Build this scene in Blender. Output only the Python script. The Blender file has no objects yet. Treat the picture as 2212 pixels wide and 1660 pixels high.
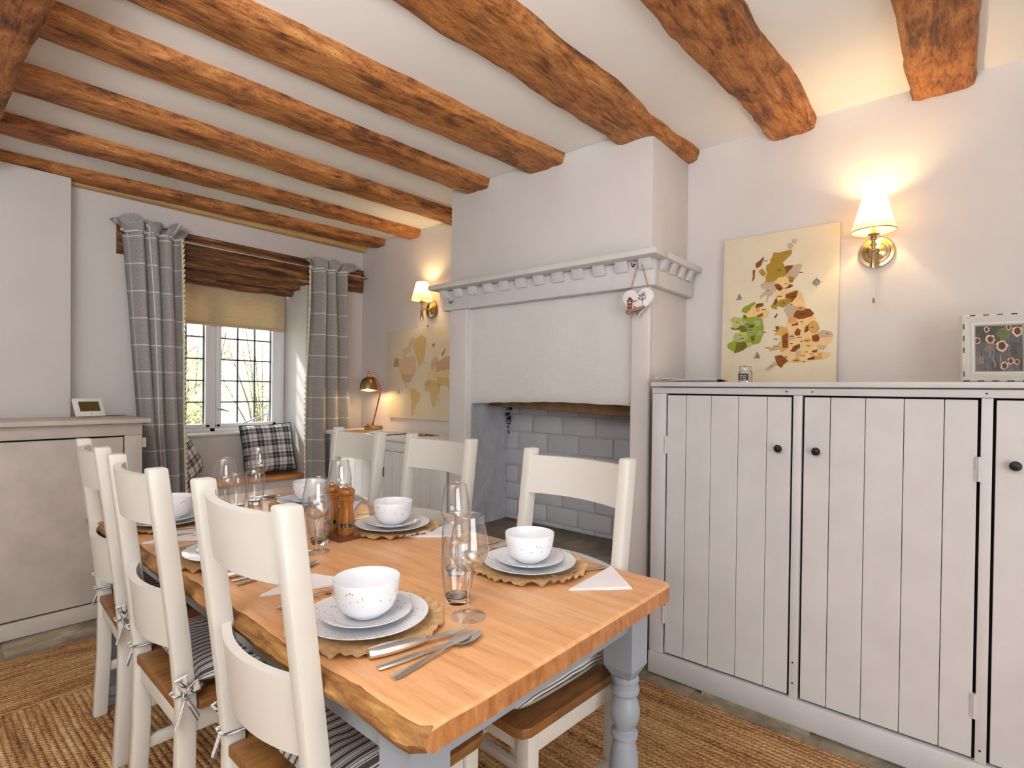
import bpy, bmesh, math, random
from math import sin, cos, pi, sqrt, radians as rad, floor
from mathutils import Vector, Matrix, noise as mnoise
random.seed(7)
# ---------------------------------------------------------------- camera
IMW, IMH, FPX, SHY = 2212, 1660, 1168.0, 24.0
CAM = Vector((0, 0, 1.29)); ROLL, PITCH, YAW = rad(.66), rad(-.57), rad(49.45)
FW = Vector((sin(YAW)*cos(PITCH), cos(YAW)*cos(PITCH), sin(PITCH)))
_r = Vector((cos(YAW), -sin(YAW), 0)); _u = _r.cross(FW)
RT = _r*cos(ROLL)+_u*sin(ROLL); UP = _u*cos(ROLL)-_r*sin(ROLL)
scn = bpy.context.scene
C = scn.collection
cd = bpy.data.cameras.new('camera'); cam = bpy.data.objects.new('camera', cd); C.objects.link(cam)
cd.sensor_fit = 'HORIZONTAL'; cd.sensor_width = 36; cd.lens = FPX*36/IMW; cd.shift_y = SHY/IMW
cd.clip_start = .02; cd.clip_end = 200
m3 = Matrix((RT, UP, -FW)).transposed()
cam.matrix_world = Matrix.Translation(CAM) @ m3.to_4x4()
scn.camera = cam
def ray(px, py): return RT*((px-IMW/2)/FPX) - UP*((py-IMH/2-SHY)/FPX) + FW
def onax(a, px, py, v):
    r = ray(px, py); return CAM + r*((v-CAM[a])/r[a])
def PX(px, py, v): return onax(0, px, py, v)
def PY(px, py, v): return onax(1, px, py, v)
def PZ(px, py, v): return onax(2, px, py, v)
# ---------------------------------------------------------------- world, lights, exposure
w = bpy.data.worlds.new('sky'); scn.world = w; w.use_nodes = True
bg = w.node_tree.nodes['Background']; bg.inputs[0].default_value = (.93, .96, 1, 1); bg.inputs[1].default_value = 3.0
sd = bpy.data.lights.new('sun', 'SUN'); sd.energy = 5.0; sd.angle = rad(6); sd.color = (1, .96, .9)
so = bpy.data.objects.new('sun', sd); C.objects.link(so); so.rotation_euler = (rad(48), 0, rad(-150))
def area(name, loc, target, sx, sy, e, col):
    l = bpy.data.lights.new(name, 'AREA'); l.shape = 'RECTANGLE'; l.size = sx; l.size_y = sy; l.energy = e; l.color = col
    o = bpy.data.objects.new(name, l); C.objects.link(o); o.location = loc
    o.rotation_euler = (Vector(target)-Vector(loc)).to_track_quat('-Z', 'Y').to_euler(); return o
area('fill_panel_behind_camera', (.35, -1.9, 1.25), (1.1, 2.3, 1.3), 2.6, 1.8, 52, (.975, .985, 1))  # soft fill panel added behind the camera; the wall there has no window
area('bounced_flash', (-.85, .35, 1.8), (-.75, .5, 2.57), .9, .9, 88, (.975, .985, 1))
scn.cycles.transparent_max_bounces = 48; scn.cycles.max_bounces = 12
vs = scn.view_settings; vs.view_transform = 'Standard'; vs.look = 'None'; vs.gamma = 1; vs.exposure = .34; vs.use_curve_mapping = False
# ---------------------------------------------------------------- node materials
def lin(c):
    return tuple(((x/255/12.92) if x/255 <= .04045 else ((x/255+.055)/1.055)**2.4) for x in c)+(1,)
class N:
    def __init__(s, name):
        s.m = bpy.data.materials.new(name); s.m.use_nodes = True; s.t = s.m.node_tree; s.n = s.t.nodes
        s.p = s.n['Principled BSDF']; s.out = s.n['Material Output']
    def add(s, typ, ins=None, **k):
        x = s.n.new(typ)
        for a, b in k.items(): setattr(x, a, b)
        for i, v in (ins or {}).items():
            if isinstance(v, bpy.types.NodeSocket): s.t.links.new(v, x.inputs[i])
            else: x.inputs[i].default_value = v
        return x
    def link(s, a, b): s.t.links.new(a, b)
    def math(s, op, a, b=None, c=None):
        d = {0: a}
        if b is not None: d[1] = b
        if c is not None: d[2] = c
        return s.add('ShaderNodeMath', d, operation=op).outputs[0]
    def mix(s, f, a, b, bl='MIX'):
        x = s.add('ShaderNodeMix', {0: f, 6: a, 7: b}, data_type='RGBA', blend_type=bl); return x.outputs[2]
    def obj(s): return s.add('ShaderNodeTexCoord').outputs['Object']
    def uv(s): return s.add('ShaderNodeTexCoord').outputs['UV']
    def map(s, v, sc=(1, 1, 1), loc=(0, 0, 0), rot=(0, 0, 0)):
        return s.add('ShaderNodeMapping', {0: v, 1: loc, 2: rot, 3: sc}).outputs[0]
    def noise(s, v, sc, det=4, rough=.55, dist=0):
        return s.add('ShaderNodeTexNoise', {'Vector': v, 'Scale': sc, 'Detail': det, 'Roughness': rough, 'Distortion': dist}).outputs[0]
    def ramp(s, f, st):
        r = s.add('ShaderNodeValToRGB', {0: f}); e = r.color_ramp.elements
        while len(e) < len(st): e.new(.5)
        for q, (p, c) in zip(e, st): q.position = p; q.color = c
        return r.outputs[0]
    def bump(s, h, st=.3, d=.01):
        b = s.add('ShaderNodeBump', {'Strength': st, 'Distance': d, 'Height': h}); s.link(b.outputs[0], s.p.inputs['Normal'])
    def fin(s, col=None, rough=None, metal=None):
        for nm, v in (('Base Color', col), ('Roughness', rough), ('Metallic', metal)):
            if v is None: continue
            if isinstance(v, bpy.types.NodeSocket): s.link(v, s.p.inputs[nm])
            else: s.p.inputs[nm].default_value = v
        return s.m
def plain(name, rgb, rough=.5, metal=0, var=.06, sc=6, bump=0, bsc=60, bd=.003, spec=None):
    n = N(name); c = lin(rgb); v = n.obj()
    d = tuple(x*(1-var*2) for x in c[:3])+(1,); l = tuple(min(1, x*(1+var)) for x in c[:3])+(1,)
    f = n.noise(v, sc, 3); col = n.ramp(f, [(.3, d), (.7, l)])
    if bump: n.bump(n.noise(v, bsc, 4), bump, bd)
    if spec is not None: n.p.inputs['Specular IOR Level'].default_value = spec
    return n.fin(col, rough, metal)
def emis(name, rgb, st):
    n = N(name); n.p.inputs['Emission Color'].default_value = lin(rgb); n.p.inputs['Emission Strength'].default_value = st
    return n.fin(lin(rgb), .5)
def wood(name, cols, stretch, sc=5, rough=.45, bump=.15, bd=.004, ring=0):
    n = N(name); v = n.map(n.obj(), stretch)
    a = n.noise(v, sc, 6, .62, .6); b = n.noise(v, sc*5, 4, .7)
    f = n.math('ADD', n.math('MULTIPLY', a, .72), n.math('MULTIPLY', b, .28))
    k = len(cols); col = n.ramp(f, [(.30+.42*i/(k-1), lin(c)) for i, c in enumerate(cols)])
    n.bump(f, bump, bd); return n.fin(col, rough)
M = {}
def plaster(name, rgb, bs=.35, sc=7, bd=.012):
    n = N(name); v = n.obj(); c = lin(rgb)
    col = n.ramp(n.noise(v, 2.5, 3), [(.3, tuple(x*.95 for x in c[:3])+(1,)), (.7, c)])
    h = n.math('ADD', n.noise(v, sc, 4, .5), n.math('MULTIPLY', n.noise(v, sc*9, 3), .12)); n.bump(h, bs, bd)
    return n.fin(col, .75)
M['wall'] = plaster('wall_plaster', (216, 212, 210))
M['wallrough'] = plaster('rough_plaster', (219, 218, 217), .6, 11, .02)
M['ceil'] = plaster('ceiling_plaster', (240, 239, 236), .12, 4)
M['hearthgrey'] = plaster('grey_painted_plaster', (176, 179, 186), .8, 12, .03)
M['brickgrey'] = plaster('grey_painted_brick', (186, 189, 196), .4, 30, .008)
M['greige'] = plain('greige_paint', (206, 198, 190), .5, bump=.06, bsc=30)
M['whitepaint'] = plain('white_painted_wood', (208, 206, 207), .42, var=.03, bump=.06, bsc=25)
M['purewhite'] = plain('white_gloss_paint', (236, 235, 232), .32, var=.02)
M['ivory'] = plain('ivory_satin_paint', (213, 211, 204), .35, var=.015, sc=3)
M['pvc'] = plain('white_window_frame', (238, 240, 242), .3, var=.01)
M['lead'] = plain('lead_came', (112, 116, 124), .5, .3)
M['dark'] = plain('dark_gap', (22, 20, 18), .8)
M['black'] = plain('black_iron', (26, 24, 23), .45, .2)
M['bluegrey'] = plain('blue_grey_paint', (150, 160, 172), .4, var=.02)
M['ceramic'] = plain('white_porcelain', (238, 241, 245), .12, var=.01)
M['paper'] = plain('white_paper', (238, 234, 236), .8, var=.02)
M['cream'] = plain('cream_canvas', (226, 215, 188), .85, var=.03, bump=.1, bsc=500, bd=.0005)
M['jarlabel'] = plain('chalkboard_label', (28, 30, 38), .7)
M['steel'] = plain('brushed_steel', (226, 224, 220), .33, 1, .04)
M['nickel'] = plain('antique_nickel', (196, 172, 132), .2, 1, .04)
M['brass'] = plain('brushed_bronze', (160, 136, 96), .38, 1, .06)
M['copper'] = plain('polished_copper', (222, 140, 106), .25, 1, .04)
M['tassel'] = plain('cream_tassel', (232, 222, 196), .9)
M['twine'] = plain('jute_twine', (170, 128, 78), .9)
M['cordw'] = plain('white_cord', (236, 228, 214), .7)
M['screen'] = plain('olive_lcd', (92, 78, 40), .25)
M['reddot'] = plain('red_led', (200, 80, 60), .5)
M['kraft'] = plain('brown_folder', (150, 118, 84), .7)
M['blackcover'] = plain('black_cover', (34, 32, 34), .5)
M['soot'] = plain('soot', (34, 30, 22), .95, var=.3, sc=40)
M['lintelbrown'] = plain('brown_throat_plaster', (150, 120, 84), .9, var=.15, sc=14)
# beams
def beammat(name, tint=1.0):
    n = N(name); v = n.obj()
    oi = n.add('ShaderNodeObjectInfo').outputs['Random']; vo_ = n.add('ShaderNodeVectorMath', {0: v, 1: n.add('ShaderNodeCombineXYZ', {0: n.math('MULTIPLY', oi, 37), 1: n.math('MULTIPLY', oi, 11), 2: 0}).outputs[0]}, operation='ADD').outputs[0]
    a = n.noise(n.map(vo_, (1.6, 8, 8)), 2.2, 6, .65, 1.6); b = n.noise(n.map(vo_, (7, 36, 36)), 2.5, 5, .7, .6); g_ = n.noise(n.map(vo_, (2.2, 4, 4)), 1.6, 3, .6, .8)
    f = n.math('ADD', n.math('ADD', n.math('MULTIPLY', a, .42), n.math('MULTIPLY', b, .36)), n.math('MULTIPLY', g_, .22))
    col = n.ramp(f, [(.35, lin((58, 32, 14))), (.43, lin((122, 72, 32))), (.50, lin((172, 108, 52))), (.58, lin((196, 136, 76))), (.68, lin((218, 176, 124)))])
    col = n.mix(n.math('MULTIPLY', n.ramp(g_, [(.36, (1, 1, 1, 1)), (.5, (0, 0, 0, 1))]), .45), col, n.mix(1, col, lin((150, 120, 90)), 'MULTIPLY'))
    k = n.noise(v, 90, 3, .6); hole = n.ramp(k, [(.34, (0, 0, 0, 1)), (.40, (1, 1, 1, 1))])
    col = n.mix(.35, col, n.mix(1, col, hole, 'MULTIPLY'))
    n.bump(n.math('ADD', f, n.math('MULTIPLY', hole, .15)), .75, .016); return n.fin(col, .6)
M['beam'] = beammat('old_oak_beam')
M['batten'] = wood('pale_batten', [(150, 110, 58), (196, 158, 100), (214, 180, 124)], (1, 12, 12), 3)
M['lintel'] = wood('dark_oak_lintel', [(30, 16, 8), (66, 38, 18), (112, 70, 36), (168, 118, 70), (214, 172, 120)], (1, 12, 12), 2.6, .65, .6, .014)
M['table'] = wood('honey_table_wood', [(188, 128, 80), (214, 158, 108), (226, 174, 124), (234, 190, 144)], (9, .8, 9), 3.2, .3, .05, .002)
M['endgrain'] = wood('table_end_grain', [(136, 82, 42), (176, 118, 70), (206, 150, 98)], (14, 14, 5), 3, .4, .1, .003)
M['bark'] = wood('waney_edge', [(84, 50, 22), (136, 90, 44), (176, 128, 68), (210, 168, 104)], (22, 3, 22), 2.4, .5, .8, .012)
M['oak'] = wood('oak_seat', [(92, 58, 28), (134, 90, 46), (158, 110, 60)], (2, 12, 12), 4, .4, .06, .002)
M['seatwood'] = wood('window_seat_wood', [(176, 104, 48), (214, 146, 82), (226, 164, 100)], (1, 12, 12), 3, .4)
M['mill'] = wood('pepper_mill_wood', [(104, 58, 18), (158, 96, 36), (192, 128, 60)], (16, 16, 2), 3, .25, .03)
M['tray'] = wood('dark_mill_tray', [(78, 42, 22), (112, 64, 36), (136, 82, 48)], (10, 2, 10), 3, .35, .04)
M['ledge'] = wood('driftwood', [(120, 88, 60), (164, 128, 92), (186, 152, 112)], (3, 3, 16), 6, .7)
# stone floor
n = N('flagstone'); v = n.obj(); a = n.noise(v, 4, 7, .65, .8)
col = n.ramp(a, [(.3, lin((92, 84, 70))), (.45, lin((128, 118, 100))), (.58, lin((158, 146, 124))), (.7, lin((184, 172, 150)))])
n.bump(a, .5, .02); M['stone'] = n.fin(col, .7)
n = N('hearth_stone'); v = n.obj(); a = n.noise(v, 5, 7, .65, .8)
col = n.ramp(a, [(.3, lin((92, 84, 72))), (.5, lin((122, 114, 100))), (.7, lin((152, 142, 126)))]); n.bump(a, .5, .015); M['hearth'] = n.fin(col, .8)
M['joint'] = plain('lime_joint', (146, 134, 112), .95, var=.15, sc=20, bump=.4)
# jute rug
RX0, RX1, RY0, RY1 = -.75, 2.2, -1.2, 3.38
n = N('braided_jute'); v = n.obj(); s3 = n.add('ShaderNodeSeparateXYZ', {0: v}).outputs
x, y = s3[0], s3[1]
wob = n.math('MULTIPLY', n.noise(v, 2.2, 2), .016)
end = n.math('GREATER_THAN', y, 2.82)
d = n.add('ShaderNodeMix', {0: end, 2: x, 3: y}).outputs[0]
q = n.add('ShaderNodeMix', {0: end, 2: y, 3: x}).outputs[0]
dd = n.math('ADD', d, wob)
ridge = n.math('ABSOLUTE', n.math('SINE', n.math('MULTIPLY', dd, pi/.021)))
cmb = n.add('ShaderNodeCombineXYZ', {0: n.math('MULTIPLY', dd, 26), 1: n.math('MULTIPLY', q, 2.6), 2: 0}).outputs[0]
band = n.noise(cmb, 1.0, 4, .65); fine = n.noise(v, 110, 3, .65)
braid = n.math('ABSOLUTE', n.math('SINE', n.math('ADD', n.math('MULTIPLY', q, 170), n.math('MULTIPLY', dd, 140))))
f = n.math('ADD', n.math('MULTIPLY', band, .5), n.math('MULTIPLY', fine, .5))
col = n.ramp(f, [(.36, lin((104, 64, 30))), (.44, lin((168, 116, 66))), (.52, lin((202, 154, 98))), (.64, lin((230, 194, 146)))])
col = n.mix(n.math('MULTIPLY', n.math('SUBTRACT', 1, ridge), .22), col, lin((70, 44, 22)))
n.bump(n.math('ADD', n.math('MULTIPLY', ridge, .7), n.math('ADD', n.math('MULTIPLY', braid, .25), n.math('MULTIPLY', fine, .35))), .9, .012)
M['rug'] = n.fin(col, .95)
# hessian mats
n = N('hessian'); v = n.obj(); s3 = n.add('ShaderNodeSeparateXYZ', {0: v}).outputs
wv = n.math('ADD', n.math('SINE', n.math('MULTIPLY', s3[0], 1900)), n.math('SINE', n.math('MULTIPLY', s3[1], 1900)))
col = n.ramp(n.noise(v, 60, 3), [(.3, lin((182, 144, 98))), (.7, lin((214, 178, 130)))]); n.bump(wv, .35, .0012); M['hessian'] = n.fin(col, .95)
# spotted porcelain (spots on band: 'z' for bowl, 'r' for plates)
def spotted(name, kind):
    n = N(name); v = n.obj(); s3 = n.add('ShaderNodeSeparateXYZ', {0: v}).outputs
    if kind == 'z':
        at = n.math('ARCTAN2', s3[1], s3[0]); cv = n.add('ShaderNodeCombineXYZ', {0: n.math('MULTIPLY', at, .072), 1: s3[2], 2: 0}).outputs[0]
        mask = n.math('MULTIPLY', n.math('GREATER_THAN', s3[2], .036), n.math('LESS_THAN', s3[2], .072))
        rr = n.math('SQRT', n.math('ADD', n.math('POWER', s3[0], 2), n.math('POWER', s3[1], 2)))
        prof = n.math('GREATER_THAN', rr, n.math('ADD', .0655, n.math('MULTIPLY', n.math('SUBTRACT', s3[2], .038), .15)))
        mask = n.math('MULTIPLY', mask, prof)
    else:
        cv = n.add('ShaderNodeCombineXYZ', {0: s3[0], 1: s3[1], 2: 0}).outputs[0]
        rr = n.math('SQRT', n.math('ADD', n.math('POWER', s3[0], 2), n.math('POWER', s3[1], 2)))
        mask = n.math('GREATER_THAN', rr, .092 if kind == 'R' else .066)
    vo = n.add('ShaderNodeTexVoronoi', {'Vector': cv, 'Scale': 105, 'Randomness': .85})
    dot = n.math('LESS_THAN', vo.outputs['Distance'], .25)
    pick = n.math('GREATER_THAN', n.add('ShaderNodeSeparateColor', {0: vo.outputs['Color']}).outputs[0], .25)
    f = n.math('MULTIPLY', n.math('MULTIPLY', dot, pick), mask)
    col = n.mix(n.math('MULTIPLY', f, .7), lin((238, 241, 246)), lin((140, 138, 142)))
    return n.fin(col, .1)
M['bowl'] = spotted('spotted_bowl', 'z'); M['plate'] = spotted('spotted_plate', 'R'); M['splate'] = spotted('spotted_side_plate', 'r')
# glass
def thin(name, tint, ior, gl=.9, edge=0):
    n = N(name); n.n.remove(n.p)
    fc = n.add('ShaderNodeLayerWeight', {0: .5}).outputs[1]
    tr = n.add('ShaderNodeBsdfTransparent', {0: n.mix(n.math('MULTIPLY', n.math('POWER', fc, 2.4), edge), tint, (.30, .33, .35, 1))}); gs = n.add('ShaderNodeBsdfGlossy', {0: (gl, gl, gl, 1), 1: .02})
    f0 = ((ior-1)/(ior+1))**2*(1.0+2.6*edge); fr = n.math('ADD', f0, n.math('MULTIPLY', 1-f0, n.math('POWER', fc, 3.6))); mx = n.add('ShaderNodeMixShader', {0: fr, 1: tr.outputs[0], 2: gs.outputs[0]})
    n.link(mx.outputs[0], n.out.inputs[0]); return n.m
M['glass'] = thin('drinking_glass', (.975, .98, .98, 1), 1.5, 1, .9)
M['footglass'] = thin('glass_foot', (.97, .98, .98, 1), 1.5, 1, .25)
M['pane'] = thin('window_glass', (.97, .98, .98, 1), 1.35)
n = N('solid_glass'); n.p.inputs['Transmission Weight'].default_value = 1; n.p.inputs['IOR'].default_value = 1.45; M['solidglass'] = n.fin((1, 1, 1, 1), .02)
# fabrics
def frac(n, v, s): return n.math('FRACT', n.math('DIVIDE', v, s))
n = N('grey_windowpane_check'); v = n.uv(); s3 = n.add('ShaderNodeSeparateXYZ', {0: v}).outputs
l1 = n.math('LESS_THAN', frac(n, s3[0], .19), .035); l2 = n.math('LESS_THAN', frac(n, s3[1], .172), .036); ln = n.math('MAXIMUM', l1, l2)
base = n.ramp(n.noise(n.map(v, (260, 60, 1)), 1, 3), [(.3, lin((138, 136, 134))), (.7, lin((176, 174, 172)))])
n.bump(n.noise(n.map(v, (700, 700, 1)), 1, 2), .15, .001)
col = n.mix(n.math('MULTIPLY', ln, .85), base, lin((236, 234, 230)))
M['curtain'] = n.fin(col, .9); n.p.inputs['Sheen Weight'].default_value = .2
n = N('plaid'); v = n.uv(); s3 = n.add('ShaderNodeSeparateXYZ', {0: v}).outputs
def pl(c):
    f1 = frac(n, c, .105); a = n.math('LESS_THAN', f1, .46); b = n.math('MULTIPLY', n.math('GREATER_THAN', f1, .62), n.math('LESS_THAN', f1, .72))
    g = n.math('MULTIPLY', n.math('GREATER_THAN', f1, .2), n.math('LESS_THAN', f1, .27))
    return n.math('SUBTRACT', n.math('ADD', n.math('MULTIPLY', a, .5), n.math('MULTIPLY', b, .25)), n.math('MULTIPLY', g, .3))
sm = n.math('ADD', pl(s3[0]), pl(s3[1]))
col = n.ramp(sm, [(0, lin((226, 224, 222))), (.5, lin((140, 140, 144))), (1, lin((52, 54, 60)))]); M['plaid'] = n.fin(col, .95)
n = N('ticking_stripe'); v = n.obj(); s3 = n.add('ShaderNodeSeparateXYZ', {0: v}).outputs
yy = n.math('ADD', s3[1], n.math('MULTIPLY', n.noise(v, 6, 2), .012)); f1 = frac(n, yy, .022)
a = n.math('LESS_THAN', f1, .34); b = n.math('MULTIPLY', n.math('GREATER_THAN', f1, .46), n.math('LESS_THAN', f1, .54)); c = n.math('MULTIPLY', n.math('GREATER_THAN', f1, .80), n.math('LESS_THAN', f1, .88))
col = n.mix(n.math('MAXIMUM', n.math('MAXIMUM', a, b), c), lin((226, 222, 214)), lin((84, 86, 94))); M['ticking'] = n.fin(col, .95)
n = N('linen_blind'); v = n.obj(); f = n.noise(n.map(v, (6, 6, 90)), 3, 4)
col = n.ramp(f, [(.3, lin((204, 182, 144))), (.7, lin((230, 210, 174)))]); n.bump(n.noise(v, 8, 3), .4, .006)
n.fin(col, .9); tl = n.add('ShaderNodeBsdfTranslucent', {0: lin((228, 208, 172))}); mx = n.add('ShaderNodeMixShader', {0: .22, 1: n.p.outputs[0], 2: tl.outputs[0]}); n.link(mx.outputs[0], n.out.inputs[0]); M['blind'] = n.m
n = N('ivory_lampshade'); n.fin(lin((240, 226, 196)), .8); tl = n.add('ShaderNodeBsdfTranslucent', {0: lin((250, 226, 180))}); mx = n.add('ShaderNodeMixShader', {0: .42, 1: n.p.outputs[0], 2: tl.outputs[0]}); n.link(mx.outputs[0], n.out.inputs[0]); M['shade'] = n.m
n = N('leaf'); v = n.obj(); col = n.ramp(n.noise(v, 3, 3), [(.3, lin((150, 160, 122))), (.5, lin((192, 198, 160))), (.7, lin((214, 204, 180)))]); n.fin(col, .7)
tl = n.add('ShaderNodeBsdfTranslucent', {0: lin((206, 214, 170))}); mx = n.add('ShaderNodeMixShader', {0: .4, 1: n.p.outputs[0], 2: tl.outputs[0]}); n.link(mx.outputs[0], n.out.inputs[0]); M['leaf'] = n.m
M['twig'] = plain('twig', (128, 112, 92), .9, var=.2, sc=20); M['lawn'] = plain('lawn', (170, 180, 120), .95, var=.2, sc=5)
M['bulb'] = emis('warm_bulb', (255, 214, 150), 30)
M['bulbdim'] = emis('warm_bulb_under_shade', (255, 214, 160), 14)
# ---------------------------------------------------------------- mesh builder
class MB:
    def __init__(s): s.v = []; s.f = []; s.mi = []; s.uvs = None; s.cur = 0
    def vert(s, p): s.v.append(tuple(p)); return len(s.v)-1
    def face(s, ix): s.f.append(tuple(ix)); s.mi.append(s.cur)
    def box(s, x0, x1, y0, y1, z0, z1, mt=None):
        b = len(s.v)
        for z in (z0, z1):
            for x, y in ((x0, y0), (x1, y0), (x1, y1), (x0, y1)):
                p = Vector((x, y, z)); s.v.append(tuple(mt @ p if mt else p))
        for q in ((3, 2, 1, 0), (4, 5, 6, 7), (0, 1, 5, 4), (1, 2, 6, 5), (2, 3, 7, 6), (3, 0, 4, 7)): s.face([b+i for i in q])
        return s
    def hexa(s, lo, hi):
        b = len(s.v); s.v += [tuple(p) for p in lo]+[tuple(p) for p in hi]
        for q in ((3, 2, 1, 0), (4, 5, 6, 7), (0, 1, 5, 4), (1, 2, 6, 5), (2, 3, 7, 6), (3, 0, 4, 7)): s.face([b+i for i in q])
        return s
    def lathe(s, prof, n=24, c=(0, 0, 0), cap=True, mt=None):
        b = len(s.v); c = Vector(c)
        for r, z in prof:
            for i in range(n):
                a = 2*pi*i/n; p = Vector((r*cos(a), r*sin(a), z))
                s.v.append(tuple((mt @ p if mt else p)+c))
        k = len(prof)
        for j in range(k-1):
            for i in range(n):
                i2 = (i+1) % n; s.face((b+j*n+i, b+j*n+i2, b+(j+1)*n+i2, b+(j+1)*n+i))
        if cap:
            s.face([b+i for i in range(n)][::-1]); s.face([b+(k-1)*n+i for i in range(n)])
        return s
    def tube(s, pts, r, n=8, flat=None):
        pts = [Vector(p) for p in pts]; b = len(s.v); k = len(pts); up = None
        for j, p in enumerate(pts):
            t = (pts[min(j+1, k-1)]-pts[max(j-1, 0)]).normalized()
            if up is None: up = Vector((0, 0, 1)) if abs(t.z) < .9 else Vector((1, 0, 0))
            sd_ = t.cross(up)
            if sd_.length < 1e-4: sd_ = t.cross(Vector((0, 1, 0)))
            sd_.normalize(); uu = sd_.cross(t).normalized(); up = uu
            rr = r[j] if isinstance(r, (list, tuple)) else r
            fl = 1 if flat is None else flat
            for i in range(n):
                a = 2*pi*i/n; s.v.append(tuple(p+sd_*rr*cos(a)+uu*rr*fl*sin(a)))
        for j in range(k-1):
            for i in range(n):
                i2 = (i+1) % n; s.face((b+j*n+i, b+j*n+i2, b+(j+1)*n+i2, b+(j+1)*n+i))
        s.face([b+i for i in range(n)][::-1]); s.face([b+(k-1)*n+i for i in range(n)]); return s
    def prism(s, poly, mt, h):
        # poly in local xy, extruded h along local z, transformed by mt
        b = len(s.v); k = len(poly)
        for z in (0, h):
            for x, y in poly: s.v.append(tuple(mt @ Vector((x, y, z))))
        s.face([b+i for i in range(k)][::-1]); s.face([b+k+i for i in range(k)])
        for i in range(k): j = (i+1) % k; s.face((b+i, b+j, b+k+j, b+k+i))
        return s
    def grid(s, fn, nu, nv, uvf=None, flip=False):
        b = len(s.v)
        if uvf and s.uvs is None: s.uvs = {}
        for j in range(nv+1):
            for i in range(nu+1):
                s.v.append(tuple(fn(i/nu, j/nv)))
                if uvf: s.uvs[len(s.v)-1] = uvf(i/nu, j/nv)
        for j in range(nv):
            for i in range(nu):
                a = b+j*(nu+1)+i; q = (a, a+1, a+nu+2, a+nu+1); s.face(q[::-1] if flip else q)
        return s
    def poly(s, pts): b = len(s.v); s.v += [tuple(p) for p in pts]; s.face(range(b, b+len(pts))); return s
    def build(s, name, mat, parent=None, smooth=True, bevel=0, seg=2, loc=None, ang=35, fix=True):
        me = bpy.data.meshes.new(name); me.from_pydata(s.v, [], s.f)
        mats = mat if isinstance(mat, (list, tuple)) else [mat]
        for m_ in mats: me.materials.append(m_ if not isinstance(m_, str) else M[m_])
        if len(mats) > 1: me.polygons.foreach_set('material_index', s.mi)
        if s.uvs:
            ul = me.uv_layers.new(name='uv')
            for lp in me.loops: ul.data[lp.index].uv = s.uvs.get(lp.vertex_index, (0, 0))
        if fix or bevel:
            bm = bmesh.new(); bm.from_mesh(me)
            if bevel:
                es = [e for e in bm.edges if len(e.link_faces) == 2 and e.calc_face_angle(0) > rad(30)]
                bmesh.ops.bevel(bm, geom=es, offset=bevel, segments=seg, affect='EDGES', profile=.5, clamp_overlap=True)
            if fix: bmesh.ops.recalc_face_normals(bm, faces=bm.faces)
            bm.to_mesh(me); bm.free()
        me.update()
        if smooth:
            me.polygons.foreach_set('use_smooth', [True]*len(me.polygons)); me.set_sharp_from_angle(angle=rad(ang))
        o = bpy.data.objects.new(name, me); C.objects.link(o)
        if parent: o.parent = parent
        if loc: o.location = loc
        return o
def tag(o, label=None, cat=None, group=None, kind=None):
    if label: o['label'] = label
    if cat: o['category'] = cat
    if group: o['group'] = group
    if kind: o['kind'] = kind
    return o
def thing(name, label, cat, loc=(0, 0, 0), rz=0, group=None):
    o = bpy.data.objects.new(name, None); C.objects.link(o); o.location = loc; o.rotation_euler = (0, 0, rz); o.empty_display_size = .05
    return tag(o, label, cat, group)
def dup(root, loc, rz, label, parent=None):
    r = root.copy(); C.objects.link(r); r.location = loc; r.rotation_euler = (0, 0, rz)
    if label: r['label'] = label
    for ch in list(root.children):
        c_ = ch.copy(); C.objects.link(c_); c_.parent = r
        for g in list(ch.children):
            d_ = g.copy(); C.objects.link(d_); d_.parent = c_
    return r
def bx(name, x0, x1, y0, y1, z0, z1, mat, parent=None, bevel=0, seg=2):
    return MB().box(x0, x1, y0, y1, z0, z1).build(name, mat, parent, True, bevel, seg)
def struct(o): o['kind'] = 'structure'; return o
def nz(x, y, z): return mnoise.noise(Vector((x, y, z)))
def inst(o, loc, parent=None, rot=None, scale=None):
    c_ = o.copy(); C.objects.link(c_); c_.location = loc
    if parent is not None: c_.parent = parent
    if rot: c_.rotation_euler = rot
    if scale: c_.scale = scale
    return c_
# ================================================================ ROOM SHELL
XB, YW, ZC, XF = 2.82, 4.2, 2.57, 2.40      # back wall, window wall, ceiling, chimney face
XL, YB = -1.9, -2.0
struct(bx('ceiling', XL-.1, XB+.2, YB-.1, YW+.55, ZC, ZC+.1, 'ceil'))
struct(bx('wall_fireplace', XB, XB+.2, YB-.1, YW+.55, 0, ZC, 'wall'))
struct(bx('wall_left', XL-.1, XL, YB-.1, YW+.55, 0, ZC, 'wall'))
struct(bx('wall_back', XL, XB, YB-.1, YB, 0, ZC, 'wall'))
WX0, WX1 = 1.16, 2.29
def wavywall():
    b = MB()
    b.box(XL, WX0, YW, YW+.55, 0, ZC); b.box(WX1, XB, YW, YW+.55, 0, ZC)
    b.box(WX0, WX1, YW, YW+.55, 2.30, ZC); b.box(WX0, WX1, YW, YW+.55, 0, .545)
    b.box(WX0, WX1, YW+.32, YW+.55, .545, .915)
    return b
struct(wavywall().build('wall_window', 'wall', None, True, 0))
struct(bx('trim_1', WX0, WX1, YW+.285, YW+.34, .905, .928, 'purewhite', None, .008))
# boxed-in corner beside the window
struct(bx('wall_boxing', XL, .735, 4.07, YW, 0, 2.512, 'wall', None, .006))
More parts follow.
